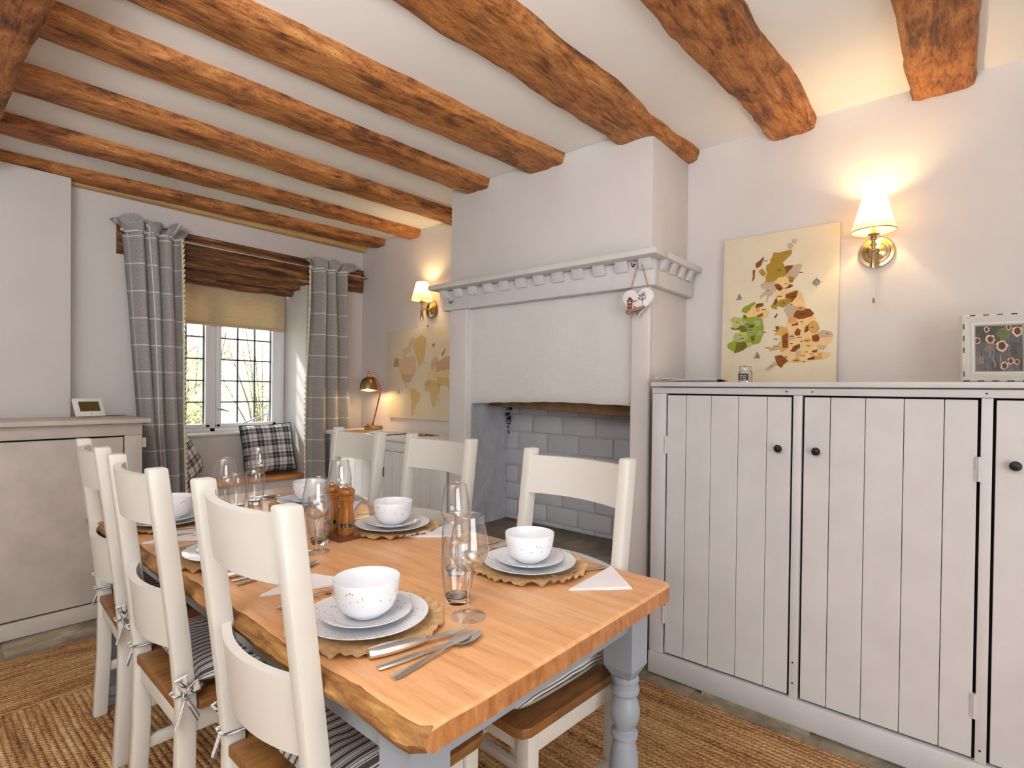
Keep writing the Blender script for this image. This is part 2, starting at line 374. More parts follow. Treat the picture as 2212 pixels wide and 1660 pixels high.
# floor: bedding + individual flagstones
fl = struct(bx('floor', XL-.1, XB+.2, YB-.1, YW+.55, -.12, -.012, 'joint'))
def flag(cx0, cx1, cy0, cy1, k):
    r = random.Random(k); j = lambda a: a+r.uniform(-.018, .018)
    pts = [(j(cx0), j(cy0)), (j((cx0+cx1)/2), j(cy0)), (j(cx1), j(cy0)), (j(cx1), j((cy0+cy1)/2)), (j(cx1), j(cy1)), (j((cx0+cx1)/2), j(cy1)), (j(cx0), j(cy1)), (j(cx0), j((cy0+cy1)/2))]
    MB().prism(pts, Matrix.Translation((0, 0, -.05)), .05+r.uniform(-.006, .002)).build('flagstone', 'stone', fl, True, .006)
k = 0; yy_ = YB
while yy_ < YW:
    h_ = random.uniform(.42, .6); xx_ = XL+random.uniform(-.3, 0)
    while xx_ < XB:
        w_ = random.uniform(.45, .75)
        if xx_+w_ > 1.75 or (yy_+h_ > 3.0) or yy_ < -.9:
            flag(max(xx_, XL)+.012, min(xx_+w_, XB)-.012, yy_+.012, min(yy_+h_, YW)-.012, k)
        k += 1; xx_ += w_
    yy_ += h_
# ---- chimney breast
CH = thing('wall_chimney', None, None); struct(CH)
CY0, CY1, OY0, OY1, OZ = 1.185, 2.585, 1.285, 2.41, 1.205
def chim():
    b = MB(); b.box(XF, XB, OY1, CY1, 0, 1.86); b.box(XF, XB, CY0, OY0, 0, 1.86); b.box(XF+.03, XB, OY0, OY1, 1.30, 1.86); b.box(XF, XB, CY0, CY1, 1.86, ZC); return b
chim().build('breast', 'wall', CH, True, .006, 2)
def panel():
    b = MB(); nu, nv = 40, 24
    def zt(u): return OZ+.022*sin(pi*(.15+.8*u))-.008*u+.006*nz(u*9, 3, 0)
    def front(u, v):
        z = zt(u)+(1.86-zt(u))*v; y = OY0+(OY1-OY0)*u
        return (XF+.012+.006*nz(y*3, z*3, 1)+.003*nz(y*9, z*9, 5)+(.012 if v < .02 else 0), y, z)
    b.grid(front, nu, nv, flip=True)
    b.grid(lambda u, v: (XF+.02+.10*v, OY0+(OY1-OY0)*u, zt(u)+.006*(1-v)+.01*nz(u*14, v*2, 8)*v), nu, 3)
    return b
panel().build('plaster_panel', 'wallrough', CH, True, 0, ang=80)
bx('pilaster', XF-.02, XF+.01, OY1+.005, CY1-.012, 0, 1.86, 'wall', CH, .01, 3)
bx('pilaster', XF-.02, XF+.01, CY0-.005, OY0-.005, 0, 1.86, 'wall', CH, .01, 3)
# inside the fireplace
XR = 2.76
def rough_side():
    b = MB(); b.grid(lambda u, v: (XF+.02+(XR+.02-XF-.02)*u, OY1-.004-.012*u+.010*nz(u*4, v*7, 2)+.006*nz(u*11, v*17, 4), .40+(1.26-.40)*v), 14, 26); return b
rough_side().build('fireplace_cheek', 'hearthgrey', CH, True, 0, ang=80)
bx('fireplace_cheek', XF+.02, XR+.02, OY0-.03, OY0+.004, .40, 1.30, 'hearthgrey', CH)
bx('fireback_mortar', XR, XR+.05, OY0, OY1, .40, 1.32, 'brickgrey', CH)
MB().hexa([(XF+.17, OY0, 1.150), (XF+.25, OY0, 1.150), (XF+.25, OY1, 1.185), (XF+.17, OY1, 1.185)], [(XF+.17, OY0, 1.31), (XF+.25, OY0, 1.31), (XF+.25, OY1, 1.31), (XF+.17, OY1, 1.31)]).build('throat_lintel', 'lintelbrown', CH, True, .01)
bx('throat_top', XF+.03, XB-.01, OY0, OY1, 1.295, 1.315, 'soot', CH)
def soot():
    b = MB(); r = random.Random(3)
    for i in range(46):
        t = r.random()**1.5; z = 1.235-.28*t; y = OY1-.045-r.uniform(0, .05)*(1-t); x = XR-.028-.05*(1-t)*r.random(); q = r.uniform(.004, .014)*(1.2-t)
        b.lathe([(q*.2, -q), (q, -.2*q), (q*.8, q*.6), (q*.1, q)], 6, (x, y, z))
    return b
soot().build('soot_crumbs', 'soot', CH); CH.children[-1]['kind'] = 'stuff'
brick0 = None; zc_ = .425; row = 0
hts = [.03, .105, .112, .112, .112, .116, .118, .118]
for hgt in hts:
    off = 0 if row % 2 else .119
    yb = OY1-.03+off-.238*0
    y_ = 1.58-.238*3+(-.119 if row % 2 == 0 else 0)
    while y_ < OY1:
        a_, e_ = max(y_+.004, OY0+.005), min(y_+.234, OY1-.012)
        if e_-a_ > .03:
            xo = random.uniform(-.002, .002)
            bx('brick', XR-.010+xo, XR+.01, a_, e_, zc_+.004, zc_+hgt-.004, 'brickgrey', CH, .004)
        y_ += .238
    zc_ += hgt; row += 1
struct(bx('hearth', XF+.0, XR+.02, OY0, OY1, 0, .425, 'hearth', None, .01))
# ---- mantel shelf
mt_ = thing('mantel_shelf', 'white painted mantel shelf with dentil blocks across the chimney breast', 'mantel')
MX = 2.265; SY0, SY1 = 1.10, 2.655; Z1 = 1.945
bx('shelf_board', MX, XF+.0, SY0, SY1, Z1-.03, Z1, 'whitepaint', mt_, .005)
bx('shelf_return', XF, XB-.005, SY0, CY0, Z1-.03, Z1, 'whitepaint', mt_, .005)
bx('shelf_return', XF, XF+.16, CY1, SY1, Z1-.03, Z1, 'whitepaint', mt_, .005)
bx('frieze', XF-.045, XF, CY0-.04, CY1+.03, Z1-.155, Z1-.03, 'whitepaint', mt_, .006)
bx('frieze', XF, XB-.01, CY0-.04, CY0, Z1-.155, Z1-.03, 'whitepaint', mt_, .006)
bx('frieze', XF, XF+.1, CY1, CY1+.03, Z1-.155, Z1-.03, 'whitepaint', mt_, .006)
dn = MB().hexa([(-.010, -.036, -.05), (.0, -.036, -.05), (.0, .036, -.05), (-.010, .036, -.05)], [(-.032, -.033, 0), (0, -.033, 0), (0, .033, 0), (-.032, .033, 0)]).build('dentil', 'whitepaint', mt_, True, .003)
dn.location = (XF-.045, CY0+.0, Z1-.03)
for i in range(1, 12): inst(dn, (XF-.045, CY0+i*.127, Z1-.03))
for i in range(4): inst(dn, (XF+.03+i*.1, CY0-.04, Z1-.03), rot=(0, 0, pi/2), scale=(1, .8, 1))
def hook(loc, label):
    b = MB(); pts = [(0.0, 0, .0)]+[(-.012-.009*sin(t), .009*cos(t)*.2, -.009+.010*cos(t)) for t in [i*pi/6 for i in range(0, 9)]]
    b.tube([(0, 0, 0), (-.014, 0, -.002)]+[(-.014-.010*sin(a), 0, -.010+.010*cos(a)) for a in [.6, 1.1, 1.7, 2.3, 2.9, 3.5]][0:0]+[(-.018, 0, -.012), (-.026, 0, -.016), (-.034, 0, -.010), (-.036, 0, .002)], .0028, 6)
    return tag(b.build('cup_hook', 'black', None, loc=loc), label, 'hook', 'cup hooks on the mantel frieze')
hook((XF-.045, 2.512, 1.845), 'small black cup hook at the window end of the mantel frieze')
hook((XF-.045, 1.247, 1.898), 'small black cup hook holding up the wooden heart')
# ================================================================ BEAMS
def beam(name, p0, p1, wn, wf, z0, label, group=None, seed=0, amp=.010, nx=60, zt=ZC+.03, mat='beam', cat='beam'):
    """p0,p1 near-top edge ends; wn..wf width at the two ends; z0 soffit height"""
    L = sqrt((p1[0]-p0[0])**2+(p1[1]-p0[1])**2); a = math.atan2(p1[1]-p0[1], p1[0]-p0[0])
    b = MB(); prof = [(0, zt), (0, .6), (0, 0), (.25, 0), (.5, 0), (.75, 0), (1, 0), (1, .6), (1, zt)]
    prof = [(0, 1), (0, .5), (.05, .08), (.14, 0), (.32, 0), (.5, 0), (.68, 0), (.86, 0), (.95, .08), (1, .5), (1, 1)]
    h = zt-z0
    def fn(u, v):
        q, t = prof[int(round(v*(len(prof)-1)))]; x = L*u; wd = wn+(wf-wn)*u
        e0 = amp*(nz(x*2.1, seed, 0)+.5*nz(x*7, seed, 1)); e1 = amp*1.5*(nz(x*1.7, seed, 5)+.5*nz(x*8, seed, 6))
        y = e0+(wd+e1-e0)*q; z = z0+h*t
        if t < .9: z += amp*.6*nz(x*2.6, q*2, seed+9)+amp*.35*nz(x*10, q*7, seed+3); y += amp*.25*nz(x*14, t*9+q*3, seed+4)
        return (x, y, z)
    b.grid(fn, nx, len(prof)-1)
    for u in (0, 1): b.poly([fn(u, i/(len(prof)-1)) for i in range(len(prof))])
    o = b.build(name, mat, None, True, 0, ang=50); o.location = (p0[0], p0[1], 0); o.rotation_euler = (0, 0, a)
    return tag(o, label, cat, group)
GB = 'old oak ceiling joists'
beam('ceiling_beam', (.33, 4.06), (XB-.002, 3.858), .155, .155, 2.515, 'oak ceiling beam nearest the window wall, above the curtains', GB, 1)
beam('ceiling_beam', (.33, 3.482), (XB-.002, 3.395), .175, .16, 2.512, 'oak ceiling beam second from the window wall', GB, 2)
beam('ceiling_beam', (.33, 2.885), (XB-.002, 2.822), .20, .185, 2.508, 'oak ceiling beam third from the window, ending beside the chimney breast', GB, 3)
beam('ceiling_beam', (.33, 2.352), (XF+.004, 2.256), .20, .20, 2.515, 'oak ceiling beam meeting the window-side part of the chimney breast', GB, 4)
beam('ceiling_beam', (-.2, 1.925), (XF+.004, 1.70), .225, .25, 2.512, 'oak ceiling beam meeting the middle of the chimney breast', GB, 5, .013)
beam('ceiling_beam', (-.2, 1.20), (XB-.002, 1.128), .28, .24, 2.515, 'wide oak ceiling beam cut around the corner of the chimney breast', GB, 6, .018)
beam('ceiling_beam', (-.2, .63), (XB-.002, .567), .26, .215, 2.512, 'knotty oak ceiling beam just window-side of the larger wall light', GB, 7, .018)
beam('ceiling_beam', (-.2, -.01), (XB-.002, .012), .22, .215, 2.515, 'pitted oak ceiling beam in the top right corner of the photo', GB, 8, .014)
beam('ceiling_girder', (.328, -.9), (.352, YW-.002), .30, .30, 2.40, 'heavy main oak girder crossing the top left corner under the joists', None, 11, .014)
beam('ceiling_batten', (.71, 4.15), (XB-.004, 4.12), .045, .07, 2.498, 'pale sawn batten between the last beam and the window wall', None, 12, .003, 30, 2.56, 'batten', 'batten')
# lintel over the window
def lintel(x0, x1, y0, y1, z0, z1, seed, label):
    b = MB(); sec = [(0, 1), (0, .6), (0, .2), (.08, .03), (.3, 0), (.6, 0), (.9, .02), (1, .2), (1, 1)]
    def fn(u, v):
        q, t = sec[int(round(v*(len(sec)-1)))]; x = x0+(x1-x0)*u
        r = .018*nz(x*1.4, seed, 2)+.009*nz(x*6, q*5, seed)
        return (x, y0+(y1-y0)*q+(.008*nz(x*3, t*6, seed+1) if q < .2 else 0), z0+(z1-z0)*t+(r if t < .5 else 0)-.016*(u-.5)*(1 if t > .5 else 0))
    b.grid(fn, 50, len(sec)-1)
    for u in (0, 1): b.poly([fn(u, i/(len(sec)-1)) for i in range(len(sec))])
    return tag(b.build('window_lintel', 'lintel', None, True, 0, ang=50), label, 'lintel', 'lintel timbers over the window')
lintel(.985, 2.812, 4.17, 4.30, 2.135, 2.345, 21, 'dark oak lintel timber on the wall face behind the curtain heads')
lintel(WX0+.002, WX1-.002, 4.302, 4.41, 2.10, 2.298, 22, 'middle weathered oak lintel timber in the window soffit')
lintel(WX0+.002, WX1-.002, 4.412, 4.52, 2.062, 2.298, 23, 'rearmost dark lintel timber just above the roman blind')
# ================================================================ WINDOW
W1 = thing('window_1', None, None); struct(W1)
FY0, FY1 = 4.565, 4.63; fx0, fx1, fz0, fz1 = WX0+.005, WX1-.005, .93, 2.10; mxm = 1.705
for a_ in ((fx0, fx0+.055, fz0, fz1), (fx1-.075, fx1, fz0, fz1), (mxm-.022, mxm+.022, fz0, fz1), (fx0, fx1, fz0, fz0+.035), (fx0, fx1, fz1-.05, fz1)):
    bx('window_frame', a_[0], a_[1], FY0, FY1, a_[2], a_[3], 'pvc', W1, .006)
for (c0, c1) in ((fx0+.055, mxm-.022), (mxm+.022, fx1-.075)):
    cs = thing('casement', None, None); cs.parent = W1
    z0, z1 = fz0+.035, fz1-.05; t_ = .036
    for a_ in ((c0, c0+t_, z0, z1), (c1-t_, c1, z0, z1), (c0, c1, z0, z0+.03), (c0, c1, z1-t_, z1)):
        bx('casement_rail', a_[0], a_[1], FY0-.012, FY1-.01, a_[2], a_[3], 'pvc', cs, .007)
    gx0, gx1, gz0, gz1 = c0+t_, c1-t_, z0+.03, z1-t_
    nc, nr = 3, 6; dx, dz = (gx1-gx0)/nc, (gz1-gz0)/nr
    for i in range(nc):
        for j in range(nr):
            MB().poly([(gx0+dx*i, FY0+.02, gz0+dz*j), (gx0+dx*(i+1), FY0+.02, gz0+dz*j), (gx0+dx*(i+1), FY0+.02, gz0+dz*(j+1)), (gx0+dx*i, FY0+.02, gz0+dz*(j+1))]).build('pane', 'pane', cs, False, fix=False)
    for i in range(nc+1): xx = min(max(gx0+dx*i, gx0+.004), gx1-.004); bx('lead_came', xx-.006, xx+.006, FY0+.014, FY0+.026, gz0, gz1, 'lead', cs)
    for j in range(1, nr): bx('lead_came', gx0, gx1, FY0+.014, FY0+.026, gz0+dz*j-.0055, gz0+dz*j+.0055, 'lead', cs)
MB().tube([(1.925, FY0-.01, .985), (2.0, FY0-.022, 1.015), (2.13, FY0-.03, 1.065)], [.007, .008, .006], 8).build('window_stay', 'steel', W1)
MB().tube([(1.735, FY0-.02, 1.11), (1.76, FY0-.04, 1.108), (1.81, FY0-.05, 1.09)], [.008, .010, .004], 8).build('window_catch', 'steel', W1)
struct(bx('window_sill', WX0, WX1, YW+.34, FY1+.1, .90, .935, 'purewhite', None, .006))
ws = tag(bx('window_seat', WX0+.003, WX1-.003, YW-.022, YW+.31, .547, .577, 'seatwood', None, .006), 'honey coloured wooden window seat board below the window', 'seat')
# blind
bd_ = thing('roman_blind', 'oatmeal linen roman blind drawn part way down the window', 'blind')
b = MB(); b.grid(lambda u, v: (1.185+(2.268-1.185)*u, 4.535-.004*sin(pi*v)+.0025*nz(u*9, v*3, 0), 1.772+(2.085-1.772)*v), 30, 12); b.grid(lambda u, v: (1.185+(2.268-1.185)*u, 4.547, 1.772+(2.085-1.772)*v), 4, 2, flip=True)
b.build('blind_fabric', 'blind', bd_, fix=False)
bx('hem_bar', 1.185, 2.268, 4.531, 4.549, 1.764, 1.788, 'blind', bd_, .005)
bx('head_rail', 1.185, 2.268, 4.53, 4.56, 2.07, 2.095, 'purewhite', bd_, .003)
# curtains
cr = thing('curtain_rod', 'thin pale metal curtain rod across the dark lintel', 'curtain rod')
MB().tube([(.985, 4.105, 2.275), (2.80, 4.105, 2.262)], .006, 8).build('rod', 'steel', cr)
for xx in (1.0, 1.80, 2.79): MB().tube([(xx, 4.168, 2.285), (xx, 4.14, 2.285), (xx, 4.112, 2.258), (xx, 4.10, 2.255)], .006, 6).build('rod_bracket', 'black', cr)
def curtain(xa, xb, xab, xbb, ztop, zbot, folds, seed, label, trim_left):
    t = thing('curtain', label, 'curtain', group='grey check curtains at the window')
    cw = 1.25; nu, nv = 120, 46; zg = ztop-.055
    def ph(u): return u*folds*2*pi+2.2*nz(u*2.3, seed, 0)
    def fn(u, v):
        z = zbot+(zg-zbot)*v
        x0 = xab+(xa-xab)*v; x1 = xbb+(xb-xbb)*v
        p = ph(u)+.9*nz(u*1.5, v*1.6, seed+2); sh = sin(p)+.35*sin(2*p+1)
        amp = .044+.020*nz(u*4, v*1.3, seed)
        x = x0+(x1-x0)*u+.010*nz(u*6, v*2.0, seed+4)+.020*cos(p)*min(1, 6*u*(1-u))
        y = 4.088+amp*sh+.006*nz(u*12, v*5, seed+7)
        return (x, min(y, 4.158), z)
    b = MB(); b.grid(fn, nu, nv, lambda u, v: (u*cw, zbot+(zg-zbot)*v)); b.build('curtain_panel', 'curtain', t, fix=False, ang=80)
    def hd(u, v):
        x0, y0, z0 = fn(u, 1); p = u*folds*2*pi*2.1+2.5*nz(u*4, seed, 3); f_ = sin(p); g_ = nz(u*7, 5, seed); e = v**1.25
        x = x0+(u-.5)*.13*v+.026*e*cos(p+.6); y = y0-.012-.020*sin(pi*min(1, v*1.2))-.050*e*(.5+.5*f_)-.012*e*g_
        return (x, min(y, 4.155), zg-.012+.088*v+.040*v*g_-.042*v*v*(.5+.5*f_))
    b = MB(); b.grid(hd, nu, 10, lambda u, v: (u*cw, zg+.08*v)); b.build('curtain_frill', 'curtain', t, fix=False, ang=80)
    b = MB(); b.tube([Vector(fn(i/40, 1))+Vector((0, -.012, -.004)) for i in range(41)], .008, 6); b.build('gathering_band', 'curtain', t)
    ue = 0. if trim_left else 1.
    p_ = [Vector(fn(ue, v/40)) for v in range(41)]; sg = -1 if trim_left else 1
    b = MB(); b.tube([q+Vector((sg*.004, -.004, 0)) for q in p_], .005, 6); b.build('trim_braid', 'tassel', t)
    ts = MB().lathe([(.0012, .012), (.004, .006), (.0085, -.012), (.006, -.016)], 6).build('tassel', 'tassel', t); nT = 52
    for i in range(nT):
        q = Vector(fn(ue, i/(nT-1)))+Vector((sg*.012, -.006, -.004))
        if i == 0: ts.location = q
        else: inst(ts, q, rot=(0, sg*.5, 0))
    return t
curtain(.985, 1.315, 1.12, 1.345, 2.33, .55, 3.6, 31, 'grey check curtain gathered on the left of the window', False)
curtain(2.245, 2.60, 2.235, 2.665, 2.32, .10, 3.2, 41, 'grey check curtain gathered on the right of the window', True)
# seat cushions
def pillow(name, w_, h_, t_, mat, parent, nn=22):
    b = MB()
    def sgn(s):
        def fn(u, v):
            a, c_ = 2*u-1, 2*v-1; k_ = max(0, (1-a**4))*max(0, (1-c_**4)); pin = 1-.05*(1-abs(a))*abs(c_)**3
            pin2 = 1-.05*(1-abs(c_))*abs(a)**3
            return (a*w_/2*pin2, s*t_/2*k_**.55+.006*nz(a*3, c_*3, s), c_*h_/2*pin)
        return fn
    b.grid(sgn(-1), nn, nn, lambda u, v: (u*w_, v*h_)); b.grid(sgn(1), nn, nn, lambda u, v: (u*w_, v*h_), flip=True)
    o = b.build(name, mat, parent, fix=False, ang=80)
    edge = [(2*u-1, -1) for u in [i/16 for i in range(16)]]+[(1, 2*v-1) for v in [i/16 for i in range(16)]]+[(1-2*u, 1) for u in [i/16 for i in range(16)]]+[(-1, 1-2*v) for v in [i/16 for i in range(17)]]
    pp = [(a*w_/2*(1-.05*(1-abs(c_))*abs(a)**3), 0, c_*h_/2*(1-.05*(1-abs(a))*abs(c_)**3)) for a, c_ in edge]
    MB().tube(pp, .005, 6).build('piping', 'black', parent)
    return o
cu = thing('scatter_cushion', 'black and white plaid cushion propped upright in the corner of the window seat', 'cushion', (2.085, 4.415, .575), 0, 'plaid scatter cushions')
cu.location = (2.06, 4.37, .79); cu.rotation_euler = (rad(-16), rad(-2), rad(-8)); pillow('cushion_pad', .40, .40, .13, 'plaid', cu)
cu = thing('scatter_cushion', 'plaid cushion slumped against the left reveal behind the curtain', 'cushion', (1.36, 4.36, .765), 0, 'plaid scatter cushions')
nn_ = Vector((.72, -.55, .42)).normalized(); zz_ = Vector((-.45, .1, .9)); zz_ = (zz_-nn_*zz_.dot(nn_)).normalized(); xx_ = (-nn_).cross(zz_)
cu.rotation_euler = Matrix((xx_, -nn_, zz_)).transposed().to_euler(); cu.location = (1.392, 4.312, .792); pillow('cushion_pad', .42, .40, .15, 'plaid', cu)
# ================================================================ RUG
b = MB(); b.box(RX0, RX1, RY0, RY1, -.004, .012)
tag(b.build('jute_rug', 'rug', None, True, .004), 'large braided golden jute rug under the dining table', 'rug')
# ================================================================ BUILT-IN CUPBOARD (right)
CX = 2.31
cb = thing('built_in_cupboard', 'long white built-in cupboard with plank doors right of the fireplace', 'cupboard', (0, 0, 0))
Y0c, Y1c = -1.30, 1.128
DOORS = [(1.056, .541), (.500, -.012), (-.051, -.56), (-.60, -1.12)]
PL = [[1.056, .967, .857, .744, .632, .541], [.500, .410, .299, .186, .076, -.012], [-.051, -.16, -.27, -.38, -.47, -.56], [-.60, -.70, -.81, -.92, -1.02, -1.12]]
bx('top_rail', CX, CX+.03, Y0c, Y1c, 1.281, 1.308, 'whitepaint', cb, .002)
bx('plinth', CX-.012, CX+.03, Y0c, Y1c-.002, 0, .098, 'whitepaint', cb, .006)
for a_, e_ in ((Y1c-.002, 1.061), (.536, .505), (-.017, -.046), (-.565, -.595), (-1.125, Y0c)): bx('stile', CX, CX+.03, e_, a_, .099, 1.28, 'whitepaint', cb, .002)
bx('gap_shade_sheet', CX+.042, CX+.046, Y0c, Y1c-.01, .02, 1.30, 'dark', cb)  # near-black sheet close behind the doors, painted shade for the plank gaps
bx('side_panel', CX+.03, CX+.042, 1.09, Y1c-.004, 0, 1.30, 'whitepaint', cb)
for di, (a_, e_) in enumerate(DOORS):
    dr = thing('door', None, None); dr.parent = cb
    pl_ = PL[di]
    for i in range(5):
        g = .0013 if i in (0, 1, 3) else .0007
        bx('plank', CX+.004, CX+.024, pl_[i+1]+(g if i < 4 else .003), pl_[i]-(g if i else .003), .107+.0, 1.274, 'whitepaint', dr, .0015, 1)
    ky = {0: .585, 1: .452, 2: -.100, 3: -.65}[di]
    MB().lathe([(.006, 0), (.006, .012), (.014, .016), (.0155, .022), (.012, .028), (.004, .031)], 16, (CX+.004, ky, 1.070), mt=Matrix.Rotation(-pi/2, 3, 'Y')).build('knob', 'black', dr)
    MB().lathe([(.017, 0), (.017, .004), (.008, .005)], 16, (CX+.004, ky, 1.070), mt=Matrix.Rotation(-pi/2, 3, 'Y')).build('knob_rose', 'whitepaint', dr)
    hy = a_+.002 if di % 2 == 0 else e_-.002
    if di == 2: hy = e_-.002
    for hz in (1.05, .28):
        b = MB(); b.box(CX-.003, CX+.006, hy-.008, hy+.008, hz-.04, hz+.04)
        b.lathe([(.004, -.04), (.004, .04)], 8, (CX-.004, hy, hz)); b.build('hinge', 'whitepaint', dr)
for (y_, z_) in ((.523, .16), (.523, .24), (.56, 1.295), (.47, 1.295), (-.03, 1.295), (-.03, .14)):
    MB().lathe([(.003, 0), (.003, .002)], 8, (CX-.001, y_, z_), mt=Matrix.Rotation(-pi/2, 3, 'Y')).build('nail_head', 'black', cb)
tag(bx('cupboard_top', CX-.02, XB-.002, Y0c-.02, 1.128, 1.312, 1.333, 'whitepaint', None, .004), 'white painted worktop of the built-in cupboard with the map and jar on it', 'worktop')
bx('top_support', CX+.03, XB-.02, Y0c, 1.09, 1.296, 1.311, 'whitepaint', cb)
TOPZ = 1.333
# ================================================================ LEFT CUPBOARD
lc = thing('corner_cupboard', 'greige painted low cupboard on the left below the boxed-in wall', 'cupboard')
LY = 3.67
bx('top_rail', -.6, .99, LY, LY+.03, 1.005, 1.072, 'greige', lc, .002)
bx('stile', .905, .99, LY, LY+.03, .085, 1.004, 'greige', lc, .002)
bx('stile', -.6, -.35, LY, LY+.03, .085, 1.004, 'greige', lc, .002)
bx('plinth', -.6, .99, LY-.006, LY+.03, 0, .083, 'greige', lc, .004)
bx('side_panel', .965, .992, LY+.03, YW-.001, 0, 1.07, 'greige', lc, .002)
bx('gap_shade_sheet', -.6, .96, LY+.04, LY+.045, .02, 1.06, 'dark', lc)  # dark sheet standing in for the shade inside the cupboard
dr = thing('door', None, None); dr.parent = lc
bx('door_panel', -.345, .898, LY+.002, LY+.026, .092, .996, 'greige', dr, .002)
bx('latch_block', .992, 1.012, LY+.005, LY+.03, .93, .985, 'greige', lc, .002)
lt = MB().box(-.6, 1.022, LY-.045, 4.069, 1.075, 1.10); lt.box(.737, 1.022, 4.07, YW-.001, 1.075, 1.0999)
tag(lt.build('cupboard_top', 'greige', None, True, .003), 'greige painted top of the left corner cupboard', 'worktop')
# small display
dp = thing('digital_display', 'small white digital display leaning back on the left cupboard top', 'display', (.80, 3.93, 1.1), rad(33))
dp.location = (.80, 3.93, 1.101); dp.rotation_euler = (rad(-26), 0, rad(14))
bx('case', -.075, .075, -.018, 0, 0, .115, 'purewhite', dp, .005)
bx('screen', -.052, .052, -.019, -.016, .030, .092, 'screen', dp)
bx('indicator_light', -.003, .003, -.0195, -.016, .012, .017, 'reddot', dp)
bx('stand', -.03, .03, .0, .03, .014, .020, 'purewhite', dp)
tag(MB().tube([(.86, 3.985, 1.106), (.92, 4.0, 1.104), (.98, 4.02, 1.103), (1.005, 4.08, 1.103)], .0025, 6).build('display_cable', 'lead'), 'thin grey cable running from the display across the cupboard top', 'cable')
# ================================================================ DESK UNIT left of chimney
dk = thing('side_cabinet', 'white painted side cabinet with plank doors below the world map', 'cabinet')
DX, DZ = 2.385, .915; DY0, DY1 = 2.60, 3.99
bx('face_rail', DX, DX+.025, DY0, DY1, DZ-.075, DZ-.001, 'purewhite', dk, .002)
bx('plinth', DX, DX+.025, DY0, DY1, 0, .08, 'purewhite', dk, .002)
for a_, e_ in ((DY0, DY0+.06), (3.27, 3.33), (DY1-.05, DY1)): bx('stile', DX, DX+.025, a_, e_, .081, DZ-.076, 'purewhite', dk, .002)
bx('side_panel', DX+.025, XB-.005, DY1-.025, DY1, 0, DZ-.001, 'purewhite', dk)
bx('gap_shade_sheet', DX+.03, DX+.034, DY0, DY1-.03, .01, DZ-.01, 'dark', dk)  # shade behind the cabinet doors, put in as a dark sheet
for a_, e_ in ((DY0+.063, 3.267), (3.333, DY1-.053)):
    dr = thing('door', None, None); dr.parent = dk; nP = 6
    for i in range(nP): bx('plank', DX+.004, DX+.022, a_+(e_-a_)*i/nP+.0015, a_+(e_-a_)*(i+1)/nP-.0015, .084, DZ-.079, 'purewhite', dr, .002, 1)
    for hz in (.68, .2): bx('hinge', DX-.002, DX+.004, (e_ if a_ < 3 else a_)-.006, (e_ if a_ < 3 else a_)+.006, hz-.035, hz+.035, 'brass', dr)
tag(bx('cabinet_top', DX-.025, XB-.002, DY0-.005, DY1+.03, DZ, DZ+.03, 'purewhite', None, .004), 'white top of the side cabinet with the lamp and open folder on it', 'worktop')
DT = DZ+.03
# ================================================================ WALL LIGHTS
def sconce(y, label, e, cord):
    t = thing('wall_light', label, 'wall light', (XB, y, 1.905), 0, 'brass wall lights with cream shades')
    R_ = Matrix.Rotation(-pi/2, 3, 'Y')
    MB().lathe([(.066, 0), (.068, .006), (.064, .012), (.052, .013), (.050, .018), (.040, .020), (.036, .026), (.014, .034), (.010, .045)], 32, (0, 0, 0), mt=R_).build('wall_plate', 'nickel', t)
    MB().tube([(-.03, 0, 0), (-.105, 0, 0)], .006, 10).build('arm', 'nickel', t)
    MB().lathe([(.003, -.088), (.012, -.086), (.0135, -.07), (.011, -.045), (.008, -.02), (.013, -.014), (.013, -.009), (.008, -.004), (.008, .006), (.013, .010), (.013, .015), (.008, .020), (.008, .030), (.014, .034), (.014, .038), (.009, .044), (.020, .050), (.024, .056), (.009, .060), (.009, .085)], 20, (-.105, 0, 0)).build('candle_stem', 'nickel', t)
    b = MB(); n_ = 36; pr = [(.082, .068), (.075, .093), (.065, .130), (.055, .168), (.0455, .203)]
    b.lathe(pr, n_, (-.105, 0, 0), cap=False); sh = b.build('lamp_shade', 'shade', t, fix=False)
    MB().lathe([(.0825, .066), (.0825, .070), (.081, .070), (.081, .066), (.0825, .066)], n_, (-.105, 0, 0), cap=False).build('shade_rim', 'brass' if cord else 'shade', sh)
    MB().lathe([(.009, .086), (.016, .105), (.019, .125), (.014, .145), (.004, .158)], 14, (-.105, 0, 0)).build('bulb', 'bulb', t)
    if cord:
        MB().tube([(-.09, -.004, -.02), (-.10, -.004, -.21)], .0012, 5).build('pull_cord', 'cordw', t)
        MB().lathe([(.001, .0), (.004, -.004), (.0055, -.018), (.003, -.022)], 8, (-.10, -.004, -.21)).build('cord_end', 'nickel', t)
    else: MB().lathe([(.001, .0), (.004, -.004), (.0055, -.018), (.003, -.022)], 8, (-.05, -.004, -.115)).build('cord_end', 'nickel', t)
    l = bpy.data.lights.new('bulb_light', 'POINT'); l.energy = e; l.color = (1, .66, .30); l.shadow_soft_size = .018
    lo = bpy.data.objects.new('bulb_light', l); C.objects.link(lo); lo.parent = t; lo.location = (-.105, 0, .165)
    return t
sconce(.333, 'lit brass wall light with cream shade above the cupboard by the island map', 5.2, True)
sconce(3.245, 'lit brass wall light with cream shade above the world map', 3.5, False)
